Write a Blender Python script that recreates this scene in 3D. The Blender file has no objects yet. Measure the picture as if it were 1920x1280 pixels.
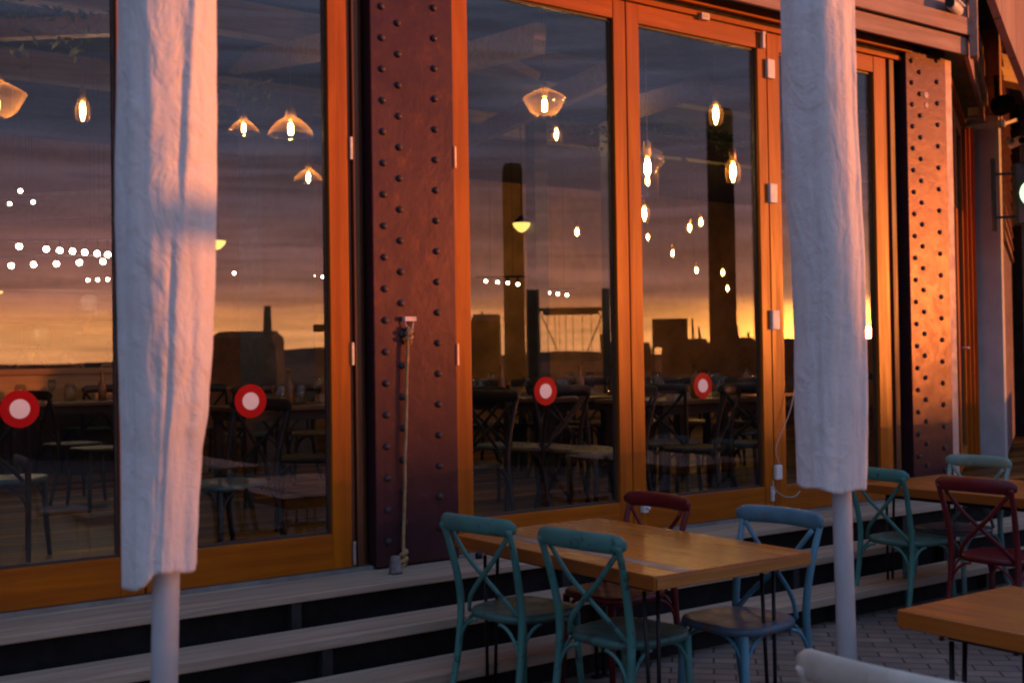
import bpy, bmesh, math, random
from mathutils import Vector, Matrix, noise
random.seed(7)
S = bpy.context.scene
COL = S.collection
R = math.radians

# ------------------------------------------------------------------ camera
CAMZ = 1.54
FPX = 2178.0                       # focal length in photo pixels (photo 1920 x 1280)
YAW, PITCH, ROLL = R(35.4206), R(0.96693), R(-0.85574)
FW = Vector((math.sin(YAW)*math.cos(PITCH), math.cos(YAW)*math.cos(PITCH), math.sin(PITCH)))
r0 = Vector((math.cos(YAW), -math.sin(YAW), 0)); u0 = r0.cross(FW)
RT = r0*math.cos(ROLL) + u0*math.sin(ROLL)
UP = u0*math.cos(ROLL) - r0*math.sin(ROLL)
cd = bpy.data.cameras.new('camera'); cam = bpy.data.objects.new('camera', cd); COL.objects.link(cam)
cam.matrix_world = Matrix(((RT.x, UP.x, -FW.x, 0), (RT.y, UP.y, -FW.y, 0), (RT.z, UP.z, -FW.z, CAMZ), (0, 0, 0, 1)))
cd.sensor_width = 36.0; cd.lens = 36.0*FPX/1920.0
cd.clip_start = 0.05; cd.clip_end = 9000
cd.dof.use_dof = True; cd.dof.focus_distance = 5.6; cd.dof.aperture_fstop = 4.0
S.camera = cam

# ------------------------------------------------------------------ sun and sky
SUN_AZ, SUN_EL = R(-37.6), R(1.0)  # azimuth from +X, elevation
SUN = Vector((math.cos(SUN_AZ)*math.cos(SUN_EL), math.sin(SUN_AZ)*math.cos(SUN_EL), math.sin(SUN_EL)))
sl = bpy.data.lights.new('sun', 'SUN'); sun = bpy.data.objects.new('sun', sl); COL.objects.link(sun)
sl.energy = 5.0; sl.angle = R(0.7); sl.color = (1.0, 0.255, 0.040)
sun.rotation_euler = SUN.to_track_quat('Z', 'Y').to_euler(); sun.location = (20, -15, 12)

S.view_settings.view_transform = 'Standard'; S.view_settings.look = 'None'
S.view_settings.exposure = 0.0; S.view_settings.gamma = 1.0
S.cycles.max_bounces = 10; S.cycles.diffuse_bounces = 4; S.cycles.glossy_bounces = 5
S.cycles.transmission_bounces = 6; S.cycles.transparent_max_bounces = 40
S.cycles.use_denoising = True; S.cycles.filter_width = 2.2
S.cycles.sample_clamp_indirect = 6.0
S.cycles.caustics_reflective = False; S.cycles.caustics_refractive = False


class NT:
    """short-hand for building node trees"""
    def __init__(s, tree): s.t = tree; s.n = tree.nodes; s.l = tree.links
    def add(s, typ, **kw):
        n = s.n.new(typ)
        for k, v in kw.items(): setattr(n, k, v)
        return n
    def put(s, sock, v):
        if hasattr(v, 'is_output') or hasattr(v, 'links'): s.l.new(v, sock)
        else: sock.default_value = v
    def math(s, op, a, b=None, c=None, clamp=False):
        n = s.add('ShaderNodeMath', operation=op); n.use_clamp = clamp
        s.put(n.inputs[0], a)
        if b is not None: s.put(n.inputs[1], b)
        if c is not None: s.put(n.inputs[2], c)
        return n.outputs[0]
    def vmath(s, op, a, b=None, scale=None):
        n = s.add('ShaderNodeVectorMath', operation=op)
        s.put(n.inputs[0], a)
        if b is not None: s.put(n.inputs[1], b)
        if scale is not None: s.put(n.inputs['Scale'], scale)
        return n.outputs['Value'] if op == 'DOT_PRODUCT' else n.outputs[0]
    def ramp(s, fac, stops, interp='LINEAR'):
        n = s.add('ShaderNodeValToRGB'); r = n.color_ramp; r.interpolation = interp
        while len(r.elements) > 1: r.elements.remove(r.elements[-1])
        r.elements[0].position = stops[0][0]; r.elements[0].color = tuple(stops[0][1]) + (1,)
        for p, c in stops[1:]:
            e = r.elements.new(p); e.color = tuple(c) + (1,)
        s.put(n.inputs[0], fac); return n.outputs[0]
    def mix(s, fac, a, b, mode='MIX'):
        n = s.add('ShaderNodeMix', data_type='RGBA', blend_type=mode); n.clamp_factor = True
        s.put(n.inputs[0], fac); s.put(n.inputs[6], a); s.put(n.inputs[7], b); return n.outputs[2]
    def noise(s, vec, scale, detail=4, rough=.55, dist=0.0):
        n = s.add('ShaderNodeTexNoise'); s.put(n.inputs['Vector'], vec)
        n.inputs['Scale'].default_value = scale; n.inputs['Detail'].default_value = detail
        n.inputs['Roughness'].default_value = rough; n.inputs['Distortion'].default_value = dist
        return n.outputs['Fac']
    def mapping(s, vec, scale=(1, 1, 1), rot=(0, 0, 0), loc=(0, 0, 0)):
        n = s.add('ShaderNodeMapping'); s.put(n.inputs['Vector'], vec)
        n.inputs['Scale'].default_value = scale; n.inputs['Rotation'].default_value = rot
        n.inputs['Location'].default_value = loc; return n.outputs[0]
    def maprange(s, v, a, b, c=0.0, d=1.0, smooth=True):
        n = s.add('ShaderNodeMapRange'); n.interpolation_type = 'SMOOTHSTEP' if smooth else 'LINEAR'
        s.put(n.inputs[0], v)
        for i, q in enumerate((a, b, c, d)): n.inputs[i+1].default_value = q
        return n.outputs[0]


W = bpy.data.worlds.new('World'); S.world = W; W.use_nodes = True
nt = NT(W.node_tree); nt.n.clear()
tc = nt.add('ShaderNodeTexCoord'); d = nt.vmath('NORMALIZE', tc.outputs['Generated'])
sep = nt.add('ShaderNodeSeparateXYZ'); nt.put(sep.inputs[0], d)
cl = nt.noise(nt.mapping(d, (3.0, 3.0, 26.0)), 1.6, 5, .6)
cl2 = nt.noise(nt.mapping(d, (2.0, 2.0, 9.0), loc=(3, 1, 0)), 1.3, 4, .55)
zz = nt.math('ADD', sep.outputs[2], nt.math('MULTIPLY', nt.math('SUBTRACT', cl, .5), .030))
warm = nt.ramp(zz, [(0.0, (.54, .215, .085)), (.020, (.68, .275, .095)), (.036, (.66, .245, .085)), (.049, (.40, .148, .072)), (.060, (.240, .098, .072)),
                    (.090, (.155, .069, .064)), (.13, (.088, .050, .062)), (.19, (.036, .037, .060)), (.32, (.024, .032, .055)),
                    (.55, (.023, .032, .056)), (.8, (.029, .042, .071)), (1.0, (.032, .045, .076))])
cool = nt.ramp(zz, [(0.0, (.022, .025, .034)), (.1, (.021, .026, .038)), (.3, (.024, .031, .047)), (.55, (.026, .037, .062)),
                    (.8, (.030, .043, .072)), (1.0, (.032, .045, .076))])
az = nt.vmath('DOT_PRODUCT', d, Vector((math.cos(SUN_AZ), math.sin(SUN_AZ), 0)))
sky = nt.mix(nt.maprange(az, .40, .80), cool, warm)
st = nt.noise(nt.mapping(d, (1.6, 1.6, 34.0), rot=(R(2.0), R(-1.5), 0)), 1.9, 6, .62, .8)      # thin cloud streaks
sky = nt.vmath('SCALE', sky, scale=nt.math('MULTIPLY', nt.maprange(cl2, .30, .70, 7.0, 14.0), nt.maprange(st, .32, .68, .76, 1.26)))
sd = nt.math('MAXIMUM', nt.vmath('DOT_PRODUCT', d, SUN), 0.0)
g1 = nt.math('POWER', sd, 650.0); g2 = nt.math('POWER', sd, 170.0)
up = nt.maprange(zz, .014, .056, 1.0, .03)
glow = nt.vmath('ADD', nt.vmath('SCALE', Vector((46, 21, 4.0)), scale=nt.math('MULTIPLY', g1, up)),
                nt.vmath('SCALE', Vector((34.0, 12.0, 1.2)), scale=nt.math('MULTIPLY', g2, up)))
bg = nt.add('ShaderNodeBackground'); nt.put(bg.inputs[0], nt.vmath('ADD', sky, glow)); bg.inputs[1].default_value = 1.0
ns = nt.add('ShaderNodeTexSky', sky_type='NISHITA'); ns.sun_disc = False
ns.sun_elevation = SUN_EL; ns.sun_rotation = R(90) - SUN_AZ
bg2 = nt.add('ShaderNodeBackground'); nt.put(bg2.inputs[0], ns.outputs[0]); bg2.inputs[1].default_value = .015
ad = nt.add('ShaderNodeAddShader'); nt.put(ad.inputs[0], bg.outputs[0]); nt.put(ad.inputs[1], bg2.outputs[0])
out = nt.add('ShaderNodeOutputWorld'); nt.put(out.inputs[0], ad.outputs[0])


# ------------------------------------------------------------------ unprojection of measured points
def ray(x, y): return FW + RT*((x-960)/FPX) - UP*((y-640)/FPX)
def at_depth(x, y, dd): return Vector((0, 0, CAMZ)) + ray(x, y)*dd
def at_z(x, y, z):
    q = ray(x, y); t = (z-CAMZ)/q.z; return Vector((q.x*t, q.y*t, z))
def at_y(x, y, yy):
    q = ray(x, y); t = yy/q.y; return Vector((q.x*t, yy, CAMZ+q.z*t))


# ------------------------------------------------------------------ materials
MATS = {}
def mat(name, base, rough=.6, var=.25, scale=6.0, bump=0.0, bscale=40.0, stretch=(1, 1, 1), metal=0.0, spec=.5,
        wear=None, wear_amt=.5, wear_scale=9.0, coat=0.0):
    if name in MATS: return MATS[name]
    m = bpy.data.materials.new(name); m.use_nodes = True; t = NT(m.node_tree); t.n.clear()
    o = t.add('ShaderNodeOutputMaterial'); p = t.add('ShaderNodeBsdfPrincipled'); t.l.new(p.outputs[0], o.inputs[0])
    c = t.add('ShaderNodeTexCoord'); oi = t.add('ShaderNodeObjectInfo')      # each object gets its own patch of the pattern
    oc = t.vmath('ADD', c.outputs['Object'], t.vmath('SCALE', Vector((7.0, 3.0, 5.0)), scale=oi.outputs['Random']))
    v = t.mapping(oc, stretch)
    f = t.noise(v, scale, 5, .6)
    b = Vector(base)
    colr = t.mix(t.maprange(f, .3, .7), tuple(b*(1-var)) + (1,), tuple(b*(1+var)) + (1,))
    if wear is not None:
        wf = t.noise(t.mapping(oc, stretch, loc=(3.3, 1.7, 9.1)), wear_scale, 6, .68)
        wm = t.maprange(wf, .66-.2*wear_amt, .72-.2*wear_amt)
        colr = t.mix(wm, colr, tuple(wear) + (1,))
    t.put(p.inputs['Base Color'], colr)
    rr = t.maprange(t.noise(v, scale*2.3, 4), .3, .7, max(.03, rough-.1), min(1, rough+.1))
    t.put(p.inputs['Roughness'], rr)
    p.inputs['Metallic'].default_value = metal; p.inputs['Specular IOR Level'].default_value = spec
    p.inputs['Coat Weight'].default_value = coat; p.inputs['Coat Roughness'].default_value = .15
    if bump > 0:
        bn = t.add('ShaderNodeBump'); bn.inputs['Strength'].default_value = bump; bn.inputs['Distance'].default_value = .01
        t.put(bn.inputs['Height'], t.noise(v, bscale, 6, .6)); t.put(p.inputs['Normal'], bn.outputs[0])
    MATS[name] = m; return m

def wood(name, base, dark, axis='X', rough=.5, grain=18.0, planks=0.0, spec=.5, var=.35, gapdark=.35, plank_axis=1, pv=.55):
    """timber: long grain streaks along an axis, optional plank joints every `planks` metres across plank_axis"""
    if name in MATS: return MATS[name]
    m = bpy.data.materials.new(name); m.use_nodes = True; t = NT(m.node_tree); t.n.clear()
    o = t.add('ShaderNodeOutputMaterial'); p = t.add('ShaderNodeBsdfPrincipled'); t.l.new(p.outputs[0], o.inputs[0])
    c = t.add('ShaderNodeTexCoord'); st = {'X': (.06, 1, 1), 'Y': (1, .06, 1), 'Z': (1, 1, .06)}[axis]
    v = t.mapping(c.outputs['Object'], st)
    f = t.noise(v, grain, 6, .65, .6); f2 = t.noise(c.outputs['Object'], 1.7, 3)
    colr = t.mix(t.maprange(f, .3, .72), tuple(dark) + (1,), tuple(base) + (1,))
    colr = t.mix(t.math('MULTIPLY', t.maprange(f2, .35, .7), var), colr, tuple(Vector(dark)*.8) + (1,))
    h = f
    if planks > 0:
        sp = t.add('ShaderNodeSeparateXYZ'); t.put(sp.inputs[0], c.outputs['Object'])
        q = t.math('DIVIDE', sp.outputs[plank_axis], planks)
        fl = t.math('FLOOR', q); fr = t.math('SUBTRACT', q, fl)
        wn = t.add('ShaderNodeTexWhiteNoise', noise_dimensions='1D'); t.put(wn.inputs['W'], fl)
        colr = t.mix(t.math('MULTIPLY', t.maprange(wn.outputs[0], .25, .75) if pv > .9 else wn.outputs[0], pv), colr, tuple(Vector(dark)*.9) + (1,))
        e = t.math('MINIMUM', fr, t.math('SUBTRACT', 1.0, fr)); g = t.maprange(e, .0, .045)
        colr = t.mix(g, tuple(Vector(dark)*gapdark) + (1,), colr)
        h = t.math('ADD', t.math('MULTIPLY', f, .4), g)
    t.put(p.inputs['Base Color'], colr)
    t.put(p.inputs['Roughness'], t.maprange(f, .2, .8, rough+.1, rough-.08))
    p.inputs['Specular IOR Level'].default_value = spec
    bn = t.add('ShaderNodeBump'); bn.inputs['Strength'].default_value = .25; bn.inputs['Distance'].default_value = .004
    t.put(bn.inputs['Height'], h); t.put(p.inputs['Normal'], bn.outputs[0])
    MATS[name] = m; return m

def emit(name, colr, strength):
    m = bpy.data.materials.new(name); m.use_nodes = True; t = NT(m.node_tree); t.n.clear()
    o = t.add('ShaderNodeOutputMaterial'); e = t.add('ShaderNodeEmission'); t.l.new(e.outputs[0], o.inputs[0])
    e.inputs[0].default_value = tuple(colr) + (1,); e.inputs[1].default_value = strength
    return m

def glass(name, tint=(.93, .93, .92), f0=.04, rough=0.0, wave=0.0, haze=0.0):
    m = bpy.data.materials.new(name); m.use_nodes = True; t = NT(m.node_tree); t.n.clear()
    o = t.add('ShaderNodeOutputMaterial'); tr = t.add('ShaderNodeBsdfTransparent'); tr.inputs[0].default_value = tuple(tint) + (1,)
    gl = t.add('ShaderNodeBsdfGlossy'); gl.inputs['Roughness'].default_value = rough; gl.inputs[0].default_value = (1, 1, 1, 1)
    ge = t.add('ShaderNodeNewGeometry')
    cs = t.math('ABSOLUTE', t.vmath('DOT_PRODUCT', ge.outputs['Incoming'], ge.outputs['Normal']))
    sch = t.math('ADD', f0, t.math('MULTIPLY', 1-f0, t.math('POWER', t.math('SUBTRACT', 1.0, cs, clamp=True), 5.0)))
    mx = t.add('ShaderNodeMixShader'); t.put(mx.inputs[0], sch); t.put(mx.inputs[1], tr.outputs[0]); t.put(mx.inputs[2], gl.outputs[0])
    if haze > 0:                                   # amber translucent tint, put in so the shades glow
        tl = t.add('ShaderNodeBsdfTranslucent'); tl.inputs[0].default_value = (.9, .46, .17, 1)
        m2 = t.add('ShaderNodeMixShader'); t.put(m2.inputs[0], t.math('ADD', haze, t.math('MULTIPLY', haze*7, t.math('POWER', t.math('SUBTRACT', 1.0, cs, clamp=True), 2.0)), clamp=True))
        t.put(m2.inputs[1], tr.outputs[0]); t.put(m2.inputs[2], tl.outputs[0]); t.put(mx.inputs[1], m2.outputs[0])
    if wave > 0:
        c = t.add('ShaderNodeTexCoord'); bn = t.add('ShaderNodeBump'); bn.inputs['Strength'].default_value = wave
        bn.inputs['Distance'].default_value = .01; t.put(bn.inputs['Height'], t.noise(c.outputs['Object'], 1.1, 2))
        t.put(gl.inputs['Normal'], bn.outputs[0])
    t.l.new(mx.outputs[0], o.inputs[0]); return m

ORANGE, ODARK = (.46, .122, .002), (.26, .060, .001)
M_FRAME_V = wood('varnished_frame_upright', ORANGE, ODARK, 'Z', rough=.38, spec=.22, grain=14)
M_FRAME_H = wood('varnished_frame_rail', ORANGE, ODARK, 'X', rough=.38, spec=.22, grain=14)
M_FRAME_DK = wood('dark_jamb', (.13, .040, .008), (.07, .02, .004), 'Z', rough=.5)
M_GLASS = glass('window_glass', tint=(.95, .95, .94), f0=.047, wave=.012)
M_SHADE = glass('lamp_glass', tint=(.96, .90, .80), f0=.09, rough=.06, haze=.03)
M_SHADE2 = glass('clear_lamp_glass', tint=(.97, .92, .84), f0=.08, rough=.05, haze=.004)
M_JAR = glass('jar_glass', tint=(.86, .86, .82), f0=.06, rough=.05)
M_TREAD = wood('weathered_tread', (.50, .390, .300), (.30, .225, .165), 'X', rough=.75, grain=22, planks=.14, spec=.25, gapdark=.5, plank_axis=1)
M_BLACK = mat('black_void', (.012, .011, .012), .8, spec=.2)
M_BLKMET = mat('black_metal', (.016, .015, .016), .45, metal=.6, bump=.05)
M_FASCIA = wood('fascia_timber', (.40, .26, .21), (.28, .17, .135), 'X', rough=.65, grain=20, spec=.3)
M_FASCIA2 = wood('fascia_timber_side', (.40, .25, .20), (.24, .145, .115), 'X', rough=.65, grain=20, spec=.3)
M_TABLE = wood('oiled_table_timber', (.50, .158, .018), (.29, .078, .008), 'Y', rough=.31, grain=16, planks=.072, spec=.5, plank_axis=0, gapdark=.6)
M_TABEDGE = wood('table_end_grain', (.44, .20, .035), (.27, .10, .015), 'X', rough=.5, grain=20)
M_STEELGREY = mat('grey_paint', (.38, .43, .47), .55, .12, 3, bump=.05)
M_WHITEPLA = mat('white_plastic', (.62, .62, .62), .45, .05, 12)
M_METAL = mat('galvanised_metal', (.42, .42, .42), .38, .15, 20, metal=.8)
M_ROPE = mat('hemp_rope', (.33, .225, .115), .9, .3, 60, bump=.8, bscale=150, stretch=(1, 1, .4), spec=.1)
M_RED = mat('sticker_red', (.30, .001, .005), .6, .06, spec=.12)
M_WHITE = mat('sticker_white', (.64, .64, .68), .6, .03, spec=.12)
M_CABLE = mat('cable_white', (.42, .36, .32), .5, .05)


def fabric(name, base, dirt):
    m = bpy.data.materials.new(name); m.use_nodes = True; t = NT(m.node_tree); t.n.clear()
    o = t.add('ShaderNodeOutputMaterial'); p = t.add('ShaderNodeBsdfPrincipled'); t.l.new(p.outputs[0], o.inputs[0])
    c = t.add('ShaderNodeTexCoord'); ob = c.outputs['Object']
    f = t.noise(ob, 3.5, 6, .65); f2 = t.noise(t.mapping(ob, (1, 1, .22)), 16, 5, .6)
    colr = t.mix(t.math('MULTIPLY', t.maprange(f, .45, .75), .5), tuple(base) + (1,), tuple(dirt) + (1,))
    colr = t.mix(t.math('MULTIPLY', t.maprange(f2, .5, .72), .35), colr, tuple(Vector(dirt)*.9) + (1,))
    t.put(p.inputs['Base Color'], colr); p.inputs['Roughness'].default_value = .9; p.inputs['Specular IOR Level'].default_value = .15
    p.inputs['Sheen Weight'].default_value = .15
    w = t.noise(ob, 22, 6, .62, 1.2); w2 = t.noise(t.mapping(ob, (1, 1, .35)), 60, 4, .6)
    w3 = t.noise(t.mapping(ob, (1, 1, .5)), 9, 3, .5, 1.8)
    h = t.math('ADD', t.math('MULTIPLY', w, .75), t.math('ADD', t.math('MULTIPLY', w2, .14), t.math('MULTIPLY', w3, 2.2)))
    bn = t.add('ShaderNodeBump'); bn.inputs['Strength'].default_value = .55; bn.inputs['Distance'].default_value = .012
    t.put(bn.inputs['Height'], h); t.put(p.inputs['Normal'], bn.outputs[0]); return m
M_CANVAS = fabric('umbrella_canvas', (.68, .67, .68), (.50, .46, .44))
M_POLE = mat('pole_paint', (.56, .62, .68), .4, .07, 8, bump=.03)


def rust(name, base, r2, spec, rough, coat=0.0):
    m = bpy.data.materials.new(name); m.use_nodes = True; t = NT(m.node_tree); t.n.clear()
    o = t.add('ShaderNodeOutputMaterial'); p = t.add('ShaderNodeBsdfPrincipled'); t.l.new(p.outputs[0], o.inputs[0])
    c = t.add('ShaderNodeTexCoord'); ob = c.outputs['Object']
    f = t.noise(ob, 2.2, 5, .6); g = t.noise(ob, 9, 7, .7); sp = t.noise(ob, 46, 3, .6)
    colr = t.mix(t.maprange(f, .35, .65), tuple(Vector(base)*.85) + (1,), tuple(base) + (1,))
    colr = t.mix(t.math('MULTIPLY', t.maprange(g, .56, .68), .55), colr, tuple(r2) + (1,))
    colr = t.mix(t.math('MULTIPLY', t.maprange(sp, .72, .77), .5), colr, (.22, .14, .11, 1))
    drip = t.noise(t.mapping(ob, (14, 14, .7)), 1.0, 4, .6)
    colr = t.mix(t.math('MULTIPLY', t.maprange(drip, .58, .72), .35), colr, tuple(Vector(base)*.45) + (1,))
    t.put(p.inputs['Base Color'], colr)
    t.put(p.inputs['Roughness'], t.maprange(g, .35, .75, rough, rough+.10)); p.inputs['Specular IOR Level'].default_value = spec; p.inputs['Metallic'].default_value = .45
    bn = t.add('ShaderNodeBump'); bn.inputs['Strength'].default_value = .5; bn.inputs['Distance'].default_value = .006
    t.put(bn.inputs['Height'], t.math('ADD', t.math('MULTIPLY', f, 2.0), t.math('MULTIPLY', g, .6))); t.put(p.inputs['Normal'], bn.outputs[0])
    return m
M_COLUMN = rust('maroon_steel_paint', (.058, .025, .031), (.10, .034, .028), .22, .33)
M_RIVET = mat('dark_rivet', (.045, .030, .034), .5, .3, 30, spec=.3)


# ------------------------------------------------------------------ mesh builders
class MB:
    def __init__(s): s.v = []; s.f = []; s.m = []; s.sm = []
    def add(s, vs, fs, mi=0, smooth=False):
        o = len(s.v); s.v += [Vector(q) for q in vs]
        for f in fs: s.f.append([o+i for i in f]); s.m.append(mi); s.sm.append(smooth)
        return s
    def box(s, a, b, mi=0):
        x0, y0, z0 = a; x1, y1, z1 = b
        if x0 > x1: x0, x1 = x1, x0
        if y0 > y1: y0, y1 = y1, y0
        if z0 > z1: z0, z1 = z1, z0
        return s.add([(x0, y0, z0), (x1, y0, z0), (x1, y1, z0), (x0, y1, z0), (x0, y0, z1), (x1, y0, z1), (x1, y1, z1), (x0, y1, z1)],
                     [(3, 2, 1, 0), (4, 5, 6, 7), (0, 1, 5, 4), (1, 2, 6, 5), (2, 3, 7, 6), (3, 0, 4, 7)], mi)
    def obox(s, c, ax, ay, az_, mi=0):
        """box from centre and three half-axis vectors"""
        c, ax, ay, az_ = Vector(c), Vector(ax), Vector(ay), Vector(az_)
        if ax.cross(ay).dot(az_) < 0: ax = -ax
        vs = [c+ax*i+ay*j+az_*k for k in (-1, 1) for i, j in ((-1, -1), (1, -1), (1, 1), (-1, 1))]
        return s.add(vs, [(3, 2, 1, 0), (4, 5, 6, 7), (0, 1, 5, 4), (1, 2, 6, 5), (2, 3, 7, 6), (3, 0, 4, 7)], mi)
    def beam(s, p, q, w, h, mi=0):
        p, q = Vector(p), Vector(q); dd = q-p; L = dd.length; dd.normalize()
        upv = Vector((0, 0, 1)) if abs(dd.z) < .95 else Vector((1, 0, 0))
        sx = dd.cross(upv).normalized(); sz = sx.cross(dd).normalized()
        return s.obox((p+q)/2, dd*L/2, sx*w/2, sz*h/2, mi)
    def tube(s, pts, rad, n=10, mi=0, flat=1.0, closed_caps=True, upv=None):
        """swept tube; rad number or list; flat squashes the section along its second axis"""
        pts = [Vector(p) for p in pts]; k = len(pts)
        rs = rad if isinstance(rad, (list, tuple)) else [rad]*k
        o = len(s.v); prev = None
        for i, p in enumerate(pts):
            tg = (pts[min(i+1, k-1)] - pts[max(i-1, 0)]).normalized()
            if prev is None:
                a = Vector(upv) if upv is not None else (Vector((0, 0, 1)) if abs(tg.z) < .9 else Vector((1, 0, 0)))
                prev = (a - tg*a.dot(tg)).normalized()
            else: prev = (prev - tg*prev.dot(tg)).normalized()
            b = tg.cross(prev)
            for j in range(n):
                th = 2*math.pi*j/n
                s.v.append(p + prev*(math.cos(th)*rs[i]) + b*(math.sin(th)*rs[i]*flat))
        for i in range(k-1):
            for j in range(n):
                a = o+i*n+j; b2 = o+i*n+(j+1) % n
                s.f.append([a, b2, b2+n, a+n]); s.m.append(mi); s.sm.append(True)
        if closed_caps:
            s.f.append([o+j for j in range(n)][::-1]); s.m.append(mi); s.sm.append(False)
            s.f.append([o+(k-1)*n+j for j in range(n)]); s.m.append(mi); s.sm.append(False)
        return s
    def lathe(s, prof, n=20, c=(0, 0, 0), mi=0, axis='Z', caps=True):
        c = Vector(c); o = len(s.v)
        for r_, z in prof:
            for j in range(n):
                th = 2*math.pi*j/n; x, y = r_*math.cos(th), r_*math.sin(th)
                s.v.append(c + (Vector((x, y, z)) if axis == 'Z' else Vector((x, -z, y)) if axis == 'Y' else Vector((z, x, y))))
        k = len(prof)
        for i in range(k-1):
            for j in range(n):
                a = o+i*n+j; b = o+i*n+(j+1) % n
                s.f.append([a, b, b+n, a+n]); s.m.append(mi); s.sm.append(True)
        if caps:
            if prof[0][0] > 1e-4: s.f.append([o+j for j in range(n)][::-1]); s.m.append(mi); s.sm.append(False)
            if prof[-1][0] > 1e-4: s.f.append([o+(k-1)*n+j for j in range(n)]); s.m.append(mi); s.sm.append(False)
        return s
    def prism(s, poly, z0, z1, mi=0):
        n = len(poly); vs = [(x, y, z0) for x, y in poly] + [(x, y, z1) for x, y in poly]
        fs = [list(range(n))[::-1], [n+i for i in range(n)]] + [[i, (i+1) % n, n+(i+1) % n, n+i] for i in range(n)]
        return s.add(vs, fs, mi)
    def build(s, name, mats, parent=None, bevel=0.0, seg=2, subsurf=0):
        me = bpy.data.meshes.new(name); me.from_pydata([tuple(q) for q in s.v], [], s.f)
        if not isinstance(mats, (list, tuple)): mats = [mats]
        for q in mats: me.materials.append(q)
        me.polygons.foreach_set('material_index', s.m); me.polygons.foreach_set('use_smooth', s.sm)
        bm = bmesh.new(); bm.from_mesh(me); bmesh.ops.recalc_face_normals(bm, faces=bm.faces); bm.to_mesh(me); bm.free()
        me.update()
        o = bpy.data.objects.new(name, me); COL.objects.link(o)
        if parent is not None: o.parent = parent
        if bevel > 0:
            md = o.modifiers.new('bevel', 'BEVEL'); md.width = bevel; md.segments = seg; md.limit_method = 'ANGLE'; md.angle_limit = R(40)
        if subsurf > 0:
            md = o.modifiers.new('sub', 'SUBSURF'); md.levels = subsurf; md.render_levels = subsurf
        return o

def thing(name, label, cat, loc=(0, 0, 0), rz=0.0, group=None):
    o = bpy.data.objects.new(name, None); COL.objects.link(o); o.empty_display_size = .1
    o.location = loc; o.rotation_euler = (0, 0, rz); o['label'] = label; o['category'] = cat
    if group: o['group'] = group
    return o
def tag(o, label, cat, group=None, loc=None):
    o['label'] = label; o['category'] = cat
    if group: o['group'] = group
    if loc is not None: o.location = loc
    return o
def struct(o): o['kind'] = 'structure'; return o
def dup(root, loc, rz, label, group=None, scale=None):
    r = root.copy(); COL.objects.link(r); r.location = loc; r.rotation_euler = (0, 0, rz); r['label'] = label
    if group: r['group'] = group
    if scale: r.scale = scale
    for ch in list(root.children):
        c = ch.copy(); COL.objects.link(c); c.parent = r
        for g in list(ch.children):
            e = g.copy(); COL.objects.link(e); e.parent = c
    return r
def spline(pts, n):
    """Catmull-Rom through points"""
    P = [Vector(p) for p in pts]; P = [P[0]*2-P[1]] + P + [P[-1]*2-P[-2]]; outp = []
    for i in range(1, len(P)-2):
        for j in range(n):
            t = j/n; a, b, c, e = P[i-1], P[i], P[i+1], P[i+2]
            outp.append(.5*((2*b)+(c-a)*t+(2*a-5*b+4*c-e)*t*t+(3*b-a-3*c+e)*t**3))
    outp.append(P[-2]); return outp

#@@SETTING
# ------------------------------------------------------------------ ground, hills
def paving_mat():
    m = bpy.data.materials.new('brick_paving'); m.use_nodes = True; t = NT(m.node_tree); t.n.clear()
    o = t.add('ShaderNodeOutputMaterial'); p = t.add('ShaderNodeBsdfPrincipled'); t.l.new(p.outputs[0], o.inputs[0])
    c = t.add('ShaderNodeTexCoord'); ob = c.outputs['Object']
    b = t.add('ShaderNodeTexBrick'); t.put(b.inputs['Vector'], t.mapping(ob, rot=(0, 0, R(45))))
    b.inputs['Scale'].default_value = 1.0; b.inputs['Brick Width'].default_value = .21; b.inputs['Row Height'].default_value = .105
    b.inputs['Mortar Size'].default_value = .006; b.inputs['Mortar Smooth'].default_value = .3; b.inputs['Bias'].default_value = -.1
    b.inputs['Color1'].default_value = (.22, .168, .140, 1); b.inputs['Color2'].default_value = (.135, .105, .092, 1); b.inputs['Mortar'].default_value = (.045, .038, .036, 1)
    f = t.noise(ob, 5, 5, .6)
    t.put(p.inputs['Base Color'], t.mix(t.math('MULTIPLY', t.maprange(f, .35, .7), .5), b.outputs[0], (.09, .08, .078, 1)))
    p.inputs['Roughness'].default_value = .75; p.inputs['Specular IOR Level'].default_value = .25
    bn = t.add('ShaderNodeBump'); bn.inputs['Strength'].default_value = .8; bn.inputs['Distance'].default_value = .008
    t.put(bn.inputs['Height'], t.math('ADD', t.math('SUBTRACT', 1.0, b.outputs[1]), t.math('MULTIPLY', t.noise(ob, 40, 4), .3)))
    t.put(p.inputs['Normal'], bn.outputs[0]); return m
g = MB()
N = 48
g.add([(0, 0, -.02)] + [(4000*math.cos(2*math.pi*i/N), 4000*math.sin(2*math.pi*i/N), -.02) for i in range(N)], [(0, i+1, (i+1) % N+1) for i in range(N)])
struct(g.build('ground', mat('quay_asphalt', (.045, .043, .043), .95, .3, .3, spec=.05)))
struct(MB().add([(-14, -14, 0), (26, -14, 0), (26, 16, 0), (-14, 16, 0)], [(0, 1, 2, 3)]).build('terrace_paving', paving_mat()))
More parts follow.
